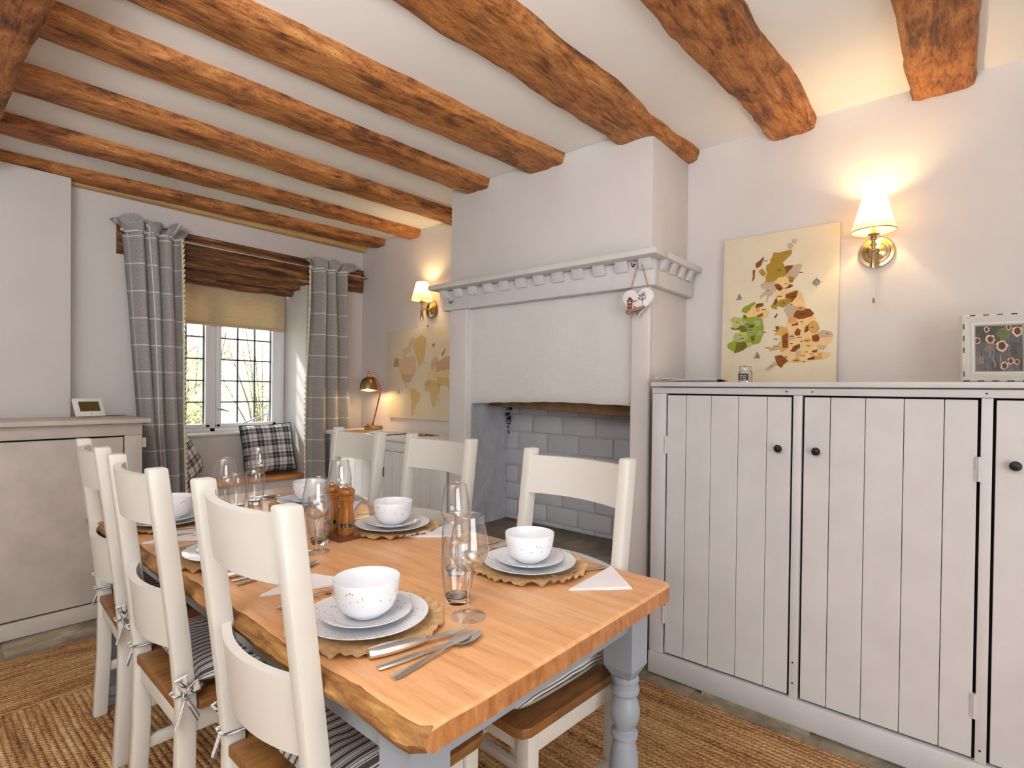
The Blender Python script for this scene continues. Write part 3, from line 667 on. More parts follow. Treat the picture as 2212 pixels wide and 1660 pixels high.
# ================================================================ MAPS
def mapprint(name, pts_groups, fx, off, sc, xpl, parent, dashes=()):
    cols = sorted(set(g[0] for g in pts_groups)); b = MB(); lay = 0
    for colr, pts in pts_groups:
        b.cur = cols.index(colr); lay += 1
        cx_, cy_ = sum(p[0] for p in pts)/len(pts), sum(p[1] for p in pts)/len(pts); pts = [(cx_+(p[0]-cx_)*1.09, cy_+(p[1]-cy_)*1.09) for p in pts]
        P_ = [PX(off[0]+p[0]/sc, off[1]+p[1]/sc, xpl) for p in pts]
        # soften straight edges a little so coasts look ragged
        Q = []
        for i in range(len(P_)):
            a, c_ = P_[i], P_[(i+1) % len(P_)]; Q.append(a); k_ = max(1, int((c_-a).length/.012))
            for j in range(1, k_):
                m_ = a.lerp(c_, j/k_); d_ = (c_-a).normalized(); Q.append(m_+Vector((0, -d_.z, d_.y))*.004*nz(m_.y*160, m_.z*160, 3))
        b.poly([fx(q, .0006+lay*.00003) for q in Q])
    ms = [plain('print_%s_%s' % (name, c_.replace('#', '')), tuple(int(c_[i:i+2], 16) for i in (1, 3, 5)), .85, var=.04, sc=30) for c_ in cols]
    if dashes:
        b.cur = len(ms); ms.append(M['black'])
        for (x, y, l_) in dashes:
            q = [PX(off[0]+(x+a)/sc, off[1]+(y+c_)/sc, xpl) for a, c_ in ((-l_, -3), (l_, -3), (l_, 3), (-l_, 3))]
            b.poly([fx(p, .0006+lay*.00003+.0002) for p in q])
    o = b.build(name, ms, parent, False, fix=False); return o
BR, OL, BE, PE, TA, G1, G2, G3, G4 = '#8a4a10', '#a8882a', '#c2ac94', '#e8c48c', '#cfa258', '#8ea030', '#6e6a14', '#b4b864', '#a4a886'
UK = [(OL, [(555,310),(600,315),(720,285),(722,320),(640,405),(660,440),(690,460),(685,510),(600,560),(520,600),(470,625),(450,605),(490,570),(480,540),(500,500),(485,470),(490,430),(530,405),(525,380),(545,350)]),
(BE, [(745,430),(820,418),(835,440),(800,520),(770,555),(690,545),(690,515),(720,470)]), (BR, [(665,450),(690,435),(745,430),(740,455),(715,475),(685,515),(680,470)]), (OL, [(695,545),(735,540),(765,560),(740,600),(705,600),(700,565)]),
(PE, [(600,560),(640,548),(695,550),(705,600),(745,610),(700,645),(650,655),(615,625),(570,610)]), (BE, [(450,610),(540,600),(575,610),(570,690),(545,720),(510,740),(490,795),(480,790),(495,720),(430,755),(425,740),(470,690),(500,680),(440,660),(430,640)]),
(PE, [(560,700),(620,685),(680,680),(760,670),(800,690),(790,740),(720,760),(600,790),(590,740)]), (BR, [(570,625),(600,615),(650,660),(620,685),(585,665)]), (BR, [(660,665),(700,640),(710,618),(750,630),(740,645)]),
(PE, [(760,680),(800,690),(840,720),(870,840),(820,850),(745,825),(735,790)]), (BR, [(680,725),(740,700),(795,685),(785,740),(740,795),(700,760),(680,755)]), (OL, [(600,790),(640,775),(720,765),(730,800),(650,850),(600,835),(595,870),(540,850),(545,825)]), (BR, [(555,815),(585,755),(595,800),(570,830)]),
(BE, [(690,835),(740,825),(780,850),(785,890),(770,930),(710,950),(680,900),(665,880)]), (TA, [(780,850),(830,840),(875,850),(860,885),(800,880)]),
(PE, [(800,960),(930,935),(960,915),(985,1000),(1000,1040),(870,1060),(800,1010)]), (TA, [(715,950),(765,940),(800,1000),(720,1020),(705,985)]), (BR, [(775,905),(800,880),(850,885),(880,865),(920,870),(955,910),(930,940),(860,960),(810,965),(765,940)]),
(PE, [(705,1020),(870,1000),(905,1050),(870,1110),(930,1100),(1000,1110),(1000,1210),(720,1260),(690,1150)]), (TA, [(925,1000),(960,985),(1000,1010),(1015,1060),(980,1110),(930,1100),(905,1050)]), (BR, [(875,1050),(910,1020),(910,1080),(870,1105)]), (BR, [(770,1100),(800,1060),(830,1080),(820,1130),(780,1130)]), (BE, [(700,1120),(765,1120),(770,1165),(715,1175)]), (BR, [(740,1020),(800,1000),(805,1025),(745,1035)]),
(BE, [(1010,1100),(1050,1080),(1130,1095),(1150,1120),(1140,1150),(1060,1160),(1010,1140)]), (PE, [(1020,1160),(1140,1150),(1125,1200),(1080,1230),(1000,1205)]), (BR, [(945,1135),(1000,1120),(1020,1160),(1000,1200),(950,1190)]),
(PE, [(700,1200),(900,1190),(1010,1200),(1080,1230),(1070,1270),(1000,1290),(1110,1300),(1110,1330),(1040,1370),(950,1375),(860,1390),(760,1395),(705,1380),(700,1340),(640,1330),(720,1290),(700,1260)]),
(TA, [(580,1045),(610,1050),(690,1060),(705,1110),(705,1250),(640,1290),(620,1260),(535,1280),(520,1255),(600,1225),(640,1170),(625,1130),(570,1130),(590,1100)]), (BR, [(650,1140),(690,1110),(705,1120),(705,1245),(655,1250)]), (BR, [(580,1045),(600,1040),(620,1060),(590,1075)]), (BE, [(560,1235),(630,1215),(650,1245),(590,1260)]),
(BR, [(740,1290),(760,1240),(820,1215),(825,1250),(780,1290)]), (BE, [(780,1290),(830,1280),(835,1340),(785,1340)]), (TA, [(740,1390),(800,1350),(840,1390),(790,1400)]), (BR, [(900,1370),(960,1335),(980,1365),(910,1375)]), (TA, [(975,1340),(1040,1330),(1045,1365),(980,1370)]), (BR, [(945,1285),(1000,1270),(990,1300),(950,1300)]), (BE, [(995,1225),(1075,1235),(1060,1275),(1000,1260)]), (TA, [(870,1170),(930,1160),(935,1190),(880,1200)]),
(BR, [(580,1345),(640,1330),(680,1360),(705,1385),(660,1420),(645,1450),(600,1420)]), (BE, [(580,1385),(600,1425),(560,1445),(525,1480),(480,1470),(530,1430)]), (BR, [(845,1390),(875,1387),(865,1402)]), (BR, [(565,955),(595,910),(598,930),(580,955)]),
(BR, [(455,345),(455,370),(430,430),(390,455),(380,410),(420,380)]), (BR, [(350,480),(370,480),(365,560),(340,595),(352,540)]), (OL, [(410,490),(445,465),(480,510),(460,540),(430,520)]), (BE, [(700,210),(730,205),(750,235),(720,265),(695,250)]), (BE, [(740,170),(785,165),(770,215),(745,195)]),
(G1, [(245,880),(265,850),(330,815),(365,800),(380,820),(330,870),(300,905),(255,895)]), (PE, [(290,925),(350,850),(385,820),(455,810),(460,850),(505,890),(495,930),(450,960),(390,945),(310,960)]), (BR, [(375,850),(400,815),(455,810),(455,835),(400,855)]), (BR, [(395,930),(450,905),(450,940),(400,945)]), (TA, [(385,860),(420,850),(415,895),(385,890)]),
(G1, [(250,985),(275,930),(310,960),(390,945),(440,970),(455,1070),(400,1100),(330,1090),(290,1110),(275,1040)]), (G3, [(130,985),(165,950),(240,960),(250,985),(235,1030),(190,1060),(150,1050),(160,1010)]), (G2, [(135,1050),(190,1065),(235,1030),(280,1040),(295,1090),(240,1110),(225,1075),(160,1075)]), (G4, [(250,990),(285,980),(300,1040),(280,1040)]), (G2, [(300,1045),(345,1015),(375,1030),(350,1060)]), (G2, [(255,935),(275,925),(300,955),(280,965)]), (G4, [(375,985),(430,985),(430,1030),(385,1035)]),
(G1, [(290,1110),(330,1090),(400,1085),(455,1070),(455,1110),(420,1200),(360,1215),(290,1215)]), (G4, [(320,1090),(365,1085),(365,1120),(325,1125)]), (G4, [(410,1090),(450,1085),(445,1130),(405,1130)]), (G2, [(335,1140),(375,1130),(370,1190),(345,1190)]), (G3, [(185,1110),(240,1105),(295,1100),(300,1150),(260,1200),(180,1170),(165,1160)]), (G4, [(190,1165),(270,1155),(275,1200),(200,1200)]), (G1, [(110,1220),(175,1180),(200,1200),(205,1260),(180,1300),(110,1250)]), (G2, [(200,1205),(270,1195),(305,1240),(260,1275),(180,1305),(185,1270)]), (G3, [(290,1210),(340,1200),(350,1225),(310,1250)])]
UKD = [(615,478,18),(700,445,10),(735,580,12),(680,615,12),(620,665,16),(620,740,25),(660,808,18),(735,820,12),(830,860,16),(850,915,32),(840,995,18),(945,1050,16),(1095,1115,16),(985,1190,20),(740,1140,22),(680,1195,22),(595,1240,22),(740,1280,16),(800,1245,18),(890,1295,18),(940,1315,18),(1020,1315,22),(860,1335,20),(920,1360,18),(655,1385,14),(540,1438,10),(690,1345,16),(790,1380,24),(320,868,12),(400,825,16),(200,1000,14),(215,1072,12),(300,1022,22),(345,1042,18),(330,1078,14),(230,1130,12),(250,1160,18),(345,1105,18),(260,1245,12),(350,1160,14),(890,1183,25),(880,1085,20),(795,1110,14),(820,1150,25),(740,1213,14),(840,1190,16),(760,745,20),(500,685,14),(830,500,18),(480,385,14),(500,1255,24),(585,1085,24),(585,1168,22),(460,875,22),(470,1100,18),(910,1235,16)]
um = thing('island_map_canvas', 'cream canvas map of brown and green islands propped on the cupboard', 'wall map')
cb_ = MB(); x0m, x1m = 2.775, 2.80
cb_.hexa([(x0m-.012, .470, TOPZ), (x1m-.012, .470, TOPZ), (x1m-.012, .977, TOPZ), (x0m-.012, .977, TOPZ)], [(x0m+.012, .470, 2.058), (x1m+.012, .470, 2.058), (x1m+.012, .977, 2.058), (x0m+.012, .977, 2.058)])
cb_.build('canvas', 'cream', um, True, .003)
def fxuk(q, o): return (x0m-.012+.024*(q.z-TOPZ)/(2.058-TOPZ)-.0005-o, q.y, q.z)
mapprint('printed_islands', UK, fxuk, (1550, 480), 4.611, 2.775, um, UKD)
def mark(px, py, r, kind, parent, fxn, xpl, name):
    b = MB(); c_ = PX(px, py, xpl)
    if kind == 'rose':
        for i in range(16):
            a = i*pi/8; l_ = r*(1 if i % 4 == 0 else .65 if i % 2 == 0 else .5); d_ = Vector((0, cos(a), sin(a))); n_ = Vector((0, -sin(a), cos(a)))*.0012
            b.poly([fxn(c_+d_*r*.28+n_, .004), fxn(c_+d_*l_, .004), fxn(c_+d_*r*.28-n_, .004)])
        for r0, r1 in ((.36*r, .46*r), (.12*r, .22*r)):
            for i in range(16):
                a, e_ = i*pi/8, (i+1)*pi/8
                b.poly([fxn(c_+Vector((0, cos(t_)*q_, sin(t_)*q_)), .004) for t_, q_ in ((a, r0), (a, r1), (e_, r1), (e_, r0))])
    else:
        for pts in ([(-1, -.9), (.9, -.9), (.6, -.6), (-.9, -.55)], [(-.5, -.5), (-.1, -.5), (-.1, .2), (-.4, .1)], [(0, -.5), (.45, -.5), (.35, .3), (0, .35)], [(-.45, .2), (-.12, .3), (-.12, .7), (-.35, .6)], [(0, .45), (.3, .4), (.25, .95), (0, .9)], [(.5, -.5), (.9, -.5), (.6, .2)]):
            b.poly([fxn(c_+Vector((0, -p[0]*r, p[1]*r)), .004) for p in pts])
    return b.build(name, 'lead', parent, False, fix=False)
mark(1764, 610, .030, 'rose', um, fxuk, 2.775, 'compass_print'); mark(1637, 768, .017, 'ship', um, fxuk, 2.775, 'ship_print'); mark(1597, 642, .015, 'ship', um, fxuk, 2.775, 'ship_print')
T1, T2, T3, T4, T5 = '#d8bd98', '#d9bc7c', '#cdaa8a', '#b8935e', '#e2cc98'
WD = [(T1, [(175,905),(240,890),(300,870),(320,940),(325,1010),(290,1040),(200,1030),(175,960)]), (T3, [(200,1030),(290,1035),(310,1030),(280,1090),(270,1105),(215,1090)]), (T4, [(130,930),(145,890),(170,900),(172,960),(150,970),(130,960)]), (T2, [(215,1090),(240,1095),(240,1130),(270,1165),(235,1140)]), (T2, [(320,730),(380,685),(415,720),(410,800),(395,900),(355,960),(340,900),(310,800)]), (T1, [(265,740),(300,705),(325,720),(300,790),(260,800)]), (T1, [(210,820),(250,790),(290,820),(250,850),(210,840)]), (T1, [(205,855),(235,850),(230,885),(210,880)]), (T1, [(285,860),(320,870),(325,930),(300,900)]),
(T2, [(280,1180),(310,1165),(360,1215),(350,1270),(320,1310),(295,1395),(285,1390),(290,1290),(280,1230)]), (T2, [(410,1110),(440,1085),(510,1105),(540,1180),(515,1220),(500,1300),(475,1320),(460,1240),(455,1190),(410,1180)]), (T3, [(412,1112),(440,1090),(460,1095),(445,1140),(415,1140)]), (T5, [(430,1060),(440,1010),(470,1000),(520,1000),(530,1060),(450,1080)]), (T2, [(460,990),(470,920),(500,880),(525,900),(505,930),(490,985)]), (T3, [(505,930),(560,905),(600,880),(700,860),(800,850),(830,950),(700,980),(600,1000),(520,1005)]), (T5, [(530,1010),(600,1000),(700,980),(760,1000),(740,1070),(600,1070),(540,1060)]), (T2, [(520,1060),(600,1070),(740,1070),(720,1130),(690,1190),(660,1140),(640,1200),(610,1140),(560,1130),(530,1100)]), (T3, [(510,1100),(555,1130),(530,1155)]), (T4, [(555,850),(590,800),(590,815),(565,870)]), (T4, [(470,760),(500,755),(485,800)]), (T2, [(525,1260),(540,1245),(530,1290)]), (T2, [(740,1270),(790,1230),(830,1260),(840,1310),(790,1320),(745,1310)]), (T3, [(393,925),(410,922),(405,938)])]
wm = thing('world_map_canvas', 'cream canvas world map hung between the desk lamp and the chimney breast', 'wall map')
bx('canvas', 2.795, XB-.001, 2.72, 3.775, 1.045, 1.768, 'cream', wm, .003)
def fxw(q, o): return (2.7945-o, q.y, q.z)
mapprint('printed_continents', WD, fxw, (820, 560), 4.15, 2.795, wm); mark(861, 846, .022, 'ship', wm, fxw, 2.795, 'ship_print')
# ================================================================ THINGS ON THE CUPBOARD TOP
pf = thing('photo_frame', 'distressed white photo frame with a picture of teasels on the cupboard', 'photo frame', (2.60, -.065, TOPZ), 0)
pf.rotation_euler = (0, rad(9), rad(8))
FWd, FH = .215, .255
def mould():
    b = MB(); sec = [(0, 0), (-.022, .004), (-.026, .012), (-.018, .020), (-.010, .026), (-.016, .032), (-.012, .040), (-.004, .044), (0, .044)]
    cs_ = [(-FWd/2, 0, 1, 1), (FWd/2, 0, -1, 1), (FWd/2, FH, -1, -1), (-FWd/2, FH, 1, -1)]
    for i in range(4):
        a, c_ = cs_[i], cs_[(i+1) % 4]; v0 = len(b.v)
        for q in (a, c_):
            for (d_, w_) in sec: b.v.append((d_, q[0]+q[2]*w_, q[1]+q[3]*w_))
        m_ = len(sec)
        for j in range(m_): j2 = (j+1) % m_; b.face((v0+j, v0+j2, v0+m_+j2, v0+m_+j))
    return b
mould().build('frame_moulding', 'ivory', pf, True)
bx('backing', -.002, .004, -FWd/2+.03, FWd/2-.03, .03, FH-.03, 'black', pf)
ph_ = MB(); cols = ['#4a443e', '#5e5854', '#5a6a34', '#7a6a5e', '#525a60', '#5a3014', '#d2b8a0', '#a09484']
hw, z0p, z1p = FWd/2-.043, .043, FH-.043
def pq(u, v, o): return (-.0025-o*.0002, hw-(2*hw)*u, z0p+(z1p-z0p)*v)
ph_.cur = 0; ph_.poly([pq(0, 0, 0), pq(1, 0, 0), pq(1, 1, 0), pq(0, 1, 0)])
rr_ = random.Random(5)
def blob(ci, u, v, ru, rv, o, n_=14, jag=.1):
    ph_.cur = ci; ph_.poly([pq(min(1, max(0, u+ru*cos(a)*(1+rr_.uniform(-jag, jag)))), min(1, max(0, v+rv*sin(a)*(1+rr_.uniform(-jag, jag)))), o) for a in [2*pi*i/n_ for i in range(n_)]])
for i in range(26): blob(rr_.choice([1, 1, 3, 4, 4]), rr_.random(), rr_.random()*.75, .05+.1*rr_.random(), .05+.14*rr_.random(), 1+i*.05, 10, .3)
blob(2, .62, .82, .16, .12, 3)
for i in range(8): blob(7, rr_.random()*.6, rr_.random()*.4, .012, .10, 3.5, 6)
for (u, v, s_) in ((.57, .55, 1), (.33, .70, .8), (.9, .86, .9), (.05, .68, .6), (.25, .92, .5), (.72, .95, .5), (.62, .12, .7), (.75, .22, .6), (.88, .2, .5)):
    ph_.cur = 3; ph_.poly([pq(min(1, u-.008), 0, 4), pq(min(1, u+.008), 0, 4), pq(min(1, u+.006), v, 4), pq(u-.006, v, 4)])
    blob(6, u, v, .12*s_, .125*s_, 5, 22, .18); blob(5, u, v, .078*s_, .088*s_, 6)
ph_.build('photograph', [plain('photo_%d' % i, tuple(int(c_[j:j+2], 16) for j in (1, 3, 5)), .35, var=.12, sc=90) for i, c_ in enumerate(cols)], pf, False, fix=False)
wk = MB(); rr_ = random.Random(9)
for i in range(5):
    for (y_, z_, dy, dz) in ((-FWd/2+.02+.2*i/5+.02, .004, .009, .0012), (-FWd/2+.03+.19*i/5, FH-.008, .008, .0012), (FWd/2-.008, .03+.22*i/5, .0012, .010), (-FWd/2+.008, .03+.22*i/5, .0012, .009)):
        if rr_.random() < .75: wk.box(-.0275, -.020, y_-dy, y_+dy, z_-dz+.006*0, z_+dz)
wk.build('worn_marks', 'black', pf, False); pf.children[-1]['kind'] = 'stuff'
bx('easel_back', .004, .008, -.03, .03, .02, .18, 'kraft', pf)
jr = thing('glass_jar', 'small clip-top glass jar with a black chalkboard label before the island map', 'jar', (2.56, .795, TOPZ), 0)
MB().lathe([(.027, .001), (.031, .004), (.031, .048), (.026, .056), (.024, .060), (.024, .064), (.0225, .064), (.0225, .060), (.0245, .055), (.0295, .047), (.0295, .006), (.02, .004)], 28, cap=False).build('jar_body', 'glass', jr)
MB().lathe([(.025, .064), (.026, .068), (.026, .074), (.020, .078), (.004, .079)], 24).build('jar_lid', 'solidglass', jr)
MB().tube([(0, .034, .052), (0, .032, .075), (0, .0, .083), (0, -.032, .075), (0, -.036, .058)], .0015, 6).build('wire_clip', 'steel', jr)
lb = MB()
lb.grid(lambda u, v: (-.0322*cos((u-.5)*1.35), .0322*sin((u-.5)*1.35), .010+.032*v), 10, 2); lb.build('label', 'jarlabel', jr, fix=False)
ltx = MB()
for r_, (zz, wds) in enumerate(((.034, [6, 3]), (.025, [3, 5]), (.0155, [3, 1, 4]))):
    a0 = -.5
    tot = sum(wds)+len(wds)-1; st = .92/tot; a0 = .46
    for w_ in wds:
        for k_ in range(w_):
            aa = a0-st*(k_+.5); h1 = .0024*(1+.35*((k_*7+r_) % 3)/2)
            ltx.poly([(-.0326*cos(aa+d_), .0326*sin(aa+d_), zz+e_) for d_, e_ in ((st*.32, -h1), (-st*.2, -h1), (-st*.32, h1), (st*.1, h1))])
        a0 -= st*(w_+1)
ltx.build('label_lettering', 'paper', jr, False, fix=False)
mg = thing('leaflets', 'thin stack of dark edged leaflets lying at the chimney end of the cupboard', 'leaflets', (2.42, 1.0, TOPZ), rad(8))
for i, (m_, o_) in enumerate((('blackcover', 0), ('paper', .004), ('blackcover', -.006), ('paper', .002))):
    b = MB(); z0 = .001+i*.0032
    b.grid(lambda u, v: (-.11+.2*u, -.15+.27*v+o_, z0+.010*max(0, v-.55)**2*4), 4, 10); b.grid(lambda u, v: (-.11+.2*u, -.15+.27*v+o_, z0+.002+.010*max(0, v-.55)**2*4), 4, 10, flip=True)
    b.grid(lambda u, v: (-.11, -.15+.27*u+o_, z0+.002*v+.010*max(0, u-.55)**2*4), 10, 1)
    b.build('leaflet_sheet', m_, mg, fix=False)
# hanging heart
HY, HX = 1.228, XF-.030
hh = thing('hanging_heart', 'white wooden heart with a little house and tree hung from the mantel', 'ornament', (HX, HY, 1.72), 0)
def heart(s_, n_=48):
    out = []
    for i in range(n_):
        t = 2*pi*i/n_; out.append((.0585*s_*(sin(t)**3)*1.35, s_*(.0585*(13*cos(t)-5*cos(2*t)-2*cos(3*t)-cos(4*t))/16*1.28)))
    return out
MTX = Matrix(((0, 0, 1, 0), (-1, 0, 0, 0), (0, 1, 0, 0), (0, 0, 0, 1)))
def pris(name, pts, x, th, mat, parent=hh, bev=0): return MB().prism(pts, Matrix.Translation((x, 0, 0)) @ MTX, th).build(name, mat, parent, True, bev)
pris('heart_board', heart(1), -.012, .012, 'paper', bev=.002)
tip = [p for p in heart(.97) if p[1] < -.036]; tip.sort(key=lambda p: p[0]); pris('grey_tip', tip, -.0135, .0015, 'lead')
pris('house', [(-.052, -.038), (-.028, -.038), (-.026, .000), (-.024, .006), (-.040, .022), (-.055, .004), (-.053, .000)], -.0165, .0045, 'tray', bev=.0006)
for (a_, e_) in ((-.047, -.006), (-.041, -.006), (-.034, -.006), (-.041, .004), (-.047, -.022), (-.034, -.022)): pris('house_window', [(a_-.002, e_-.0025), (a_+.002, e_-.0025), (a_+.002, e_+.0025), (a_-.002, e_+.0025)], -.0172, .0006, 'paper')
pris('roof_ledge', [(-.028, -.008), (-.006, -.003), (-.004, .003), (-.028, -.001)], -.016, .004, 'ledge')
pris('gate_post', [(-.018, -.032), (-.012, -.032), (-.012, -.024), (-.018, -.024)], -.016, .004, 'ledge')
pris('driftwood_ledge', [(-.060, -.052), (-.052, -.064), (-.040, -.064), (-.026, -.052), (.034, -.043), (.042, -.032), (.040, -.027), (-.030, -.036), (-.058, -.042)], -.022, .010, 'ledge', bev=.002)
tb = MB(); tb.tube([(-.0135, -.026, -.030), (-.0135, -.026, .0)], .0012, 5); rr_ = random.Random(4)
for i in range(9):
    a = rad(20+i*17.5); tb.tube([(-.0135, -.026, -.004), (-.0135, -.026-.022*cos(a), .004+.026*sin(a))], .0006, 4)
for i in range(34):
    a = rr_.uniform(0, 2*pi); q_ = .024*sqrt(rr_.random()); s_ = rr_.uniform(.0008, .0028) if i > 3 else .004
    tb.poly([(-.0138, -.026+q_*cos(a)+s_*cos(t), .018+q_*sin(a)*.9+s_*sin(t)) for t in [j*pi/3 for j in range(6)]])
tb.build('painted_tree', 'lead', hh, fix=False)
tw = [(-.006, .045, .060), (-.008, .022, .118), (-.012, -.019+.02, .176)]
MB().tube([(-.006, .040, .058), (-.010, .020, .118), (-.014, -.0, .176), (-.014, -.020, .176), (-.010, -.034, .118), (-.006, -.050, .058)], .0022, 6).build('jute_loop', 'twine', hh)
hh.location.y = 1.222; hh.location.x = XF-.051
# ================================================================ ON THE CABINET: lamp, folder, booklet
dl = thing('desk_lamp', 'lit bronze and copper desk lamp beside the world map', 'lamp', (2.675, 3.805, DT), 0)
MB().lathe([(.072, 0), (.076, .006), (.076, .022), (.068, .032), (.03, .036), (.012, .038)], 36).build('lamp_base', 'brass', dl)
MB().tube([(.0, .015, .035), (.005, -.03, .16), (.008, -.075, .29), (.004, -.085, .34), (-.006, -.075, .385), (-.015, -.045, .42), (-.02, -.005, .435)], .0065, 10).build('lamp_arm', 'copper', dl)
MB().lathe([(.006, 0), (.008, .006), (.004, .012)], 10, (-.03, .035, .034)).build('dimmer_knob', 'copper', dl)
hd_ = thing('lamp_head', None, None); hd_.parent = dl; hd_.location = (-.03, .03, .375); hd_.rotation_euler = (rad(-5), rad(5), 0)
pr = [(.012, .062), (.030, .058), (.048, .046), (.060, .028), (.067, .004), (.0705, -.024), (.072, -.045)]
MB().lathe([(r_, z_) for r_, z_ in pr]+[(r_-.002, z_-.001) for r_, z_ in pr[::-1]], 36, cap=False).build('dome_shade', 'brass', hd_)
MB().lathe([(.073, -.049), (.073, -.042), (.0715, -.042), (.0715, -.049), (.073, -.049)], 36, cap=False).build('copper_rim', 'copper', hd_)
MB().lathe([(.012, .06), (.016, .063), (.016, .072), (.009, .075), (.009, .09), (.013, .095), (.013, .105), (.006, .112)], 16).build('shade_cap', 'copper', hd_)
MB().lathe([(.005, .035), (.020, .02), (.024, .0), (.018, -.018), (.004, -.026)], 16).build('bulb', 'bulbdim', hd_)
l = bpy.data.lights.new('bulb_light', 'POINT'); l.energy = 2.4; l.color = (1, .68, .36); l.shadow_soft_size = .02
lo = bpy.data.objects.new('bulb_light', l); C.objects.link(lo); lo.parent = hd_; lo.location = (0, 0, -.036)
fo = thing('ring_binder', 'open brown ring binder with white pages lying on the side cabinet', 'binder', (2.495, 3.50, DT), rad(4))
bx('cover', -.115, .085, .02, .32, .0, .005, 'kraft', fo, .001); bx('cover', -.115, .085, -.25, -.01, .0, .005, 'blackcover', fo, .001)
bx('spine', -.115, .085, -.012, .022, 0, .003, 'blackcover', fo); bx('page_stack', -.110, .080, -.245, -.012, .005, .014, 'paper', fo, .001)
for i in range(4):
    x_ = -.08+.05*i; MB().tube([(x_, -.02+.026*cos(a)*-1+.025, .004+.030*sin(a)) for a in [j*pi/8 for j in range(9)]], .0015, 6).build('ring', 'steel', fo)
bk = thing('notebook', 'white edged notebook with tan cover lying by the chimney end of the side cabinet', 'book', (2.54, 3.03, DT), rad(-8))
bx('page_block', -.08, .08, -.12, .12, .001, .010, 'paper', bk, .001); bx('front_cover', -.081, .081, -.122, .122, .010, .0115, 'kraft', bk); bx('back_cover', -.081, .081, -.122, .122, 0, .001, 'paper', bk)
pn = thing('pen', 'black and silver pen lying on the notebook', 'pen', (2.55, 2.965, DT+.016), rad(78))
MB().tube([(-.06, 0, 0), (.045, 0, 0)], .0042, 8).build('barrel', 'black', pn); MB().tube([(.045, 0, 0), (.07, 0, 0), (.078, 0, 0)], [.0042, .003, .0008], 8).build('tip', 'steel', pn); MB().tube([(-.055, 0, .006), (-.02, 0, .006)], .0014, 6).build('clip', 'steel', pn)
# ================================================================ DINING TABLE
TZ = .77; TT = .042; TA_ = rad(-.5)
tb_ = thing('dining_table', 'farmhouse dining table with honey wood top and blue grey turned legs', 'table', (.502, .622, 0), TA_)
TW, TL = .905, 2.10
tp = thing('tabletop', None, None); tp.parent = tb_
edges = [0, .150, .300, .455, .605, .760, TW]
for i in range(6):
    b = MB(); x0, x1 = edges[i], edges[i+1]; cr_ = .035; nn = 44
    if i == 0:   # waney edge plank
        def prof(y):
            bulge = .008*nz(y*3.0, 1, 4)+.004*nz(y*9, 2, 4); e_ = max(0, 1-min(y, TL-y)/.05); e2 = .024*(e_**2.2)
            return .010+e2+bulge*(1-e_)
        def fn(u, v):
            y = TL*u; p = prof(y); sec = [(x1, TZ), (p+.05, TZ), (p+.024, TZ-.001), (p+.012, TZ-.008), (p+.000, TZ-.022), (p+.006, TZ-.036), (p+.018, TZ-TT), (x1, TZ-TT)]
            a = sec[int(round(v*7))]; r_ = .004 if 2 <= round(v*7) <= 5 else 0
            yy = min(max(y, .0 if a[0] > .1 else .004), TL)
            return (a[0]+r_*nz(y*30, v*9, 7), yy, a[1]+r_*.5*nz(y*26, v*7, 8))
        b.grid(fn, 90, 7)
        b.mi = []
        for f_ in b.f:
            zc2 = sum(b.v[q][2] for q in f_)/4; xm = sum(b.v[q][0] for q in f_)/4; ym = sum(b.v[q][1] for q in f_)/4
            b.mi.append(1 if (xm-prof(ym) < .026 and zc2 > TZ-TT+.001) else 0)
        for u in (0, 1): b.cur = 2; b.poly([fn(u, j/7) for j in range(8)])
        o = b.build('plank', ['table', 'bark', 'endgrain'], tp, True, 0, ang=50)
        bm = bmesh.new(); bm.from_mesh(o.data); bmesh.ops.remove_doubles(bm, verts=bm.verts, dist=1e-5); bmesh.ops.recalc_face_normals(bm, faces=bm.faces)
        es = [e for e in bm.edges if len(e.link_faces) == 2 and e.calc_face_angle(0) > rad(50) and all(q.co.z > TZ-.0035 and (q.co.y < .006 or q.co.y > TL-.006) for q in e.verts) and abs(e.verts[0].co.x-e.verts[1].co.x) > .003]
        bmesh.ops.bevel(bm, geom=es, offset=.010, segments=4, affect='EDGES', profile=.5, clamp_overlap=True); bm.to_mesh(o.data); bm.free()
        o.data.polygons.foreach_set('use_smooth', [True]*len(o.data.polygons)); o.data.set_sharp_from_angle(angle=rad(40))
    elif i == 5:
        poly = [(x0, 0)]+[(x1-cr_+cr_*sin(a), cr_-cr_*cos(a)) for a in [j*pi/12 for j in range(7)]]+[(x1-cr_+cr_*cos(a), TL-cr_+cr_*sin(a)) for a in [j*pi/12 for j in range(7)]]+[(x0, TL)]
        o = b.prism(poly, Matrix.Translation((0, 0, TZ-TT)), TT).build('plank', 'table', tp, True, .0, 2)
    else: o = b.box(x0, x1, 0, TL, TZ-TT, TZ).build('plank', 'table', tp, True, 0)
    if i:
        bm = bmesh.new(); bm.from_mesh(o.data)
        es = [e for e in bm.edges if e.calc_face_angle(0) > rad(60) and (abs(e.verts[0].co.z-TZ) < 1e-4) and (abs(e.verts[1].co.z-TZ) < 1e-4) and not (abs(e.verts[0].co.x-x0) < 1e-4 and abs(e.verts[1].co.x-x0) < 1e-4) and not (i < 5 and abs(e.verts[0].co.x-x1) < 1e-4 and abs(e.verts[1].co.x-x1) < 1e-4)]
        bmesh.ops.bevel(bm, geom=es, offset=.010, segments=4, affect='EDGES', profile=.5)
        o.data.materials.append(M['endgrain'])
        for f_ in bm.faces:
            if abs(f_.normal.y) > .6 and abs(f_.normal.z) < .4: f_.material_index = 1
        bm.to_mesh(o.data); bm.free(); o.data.polygons.foreach_set('use_smooth', [True]*len(o.data.polygons)); o.data.set_sharp_from_angle(angle=rad(35))
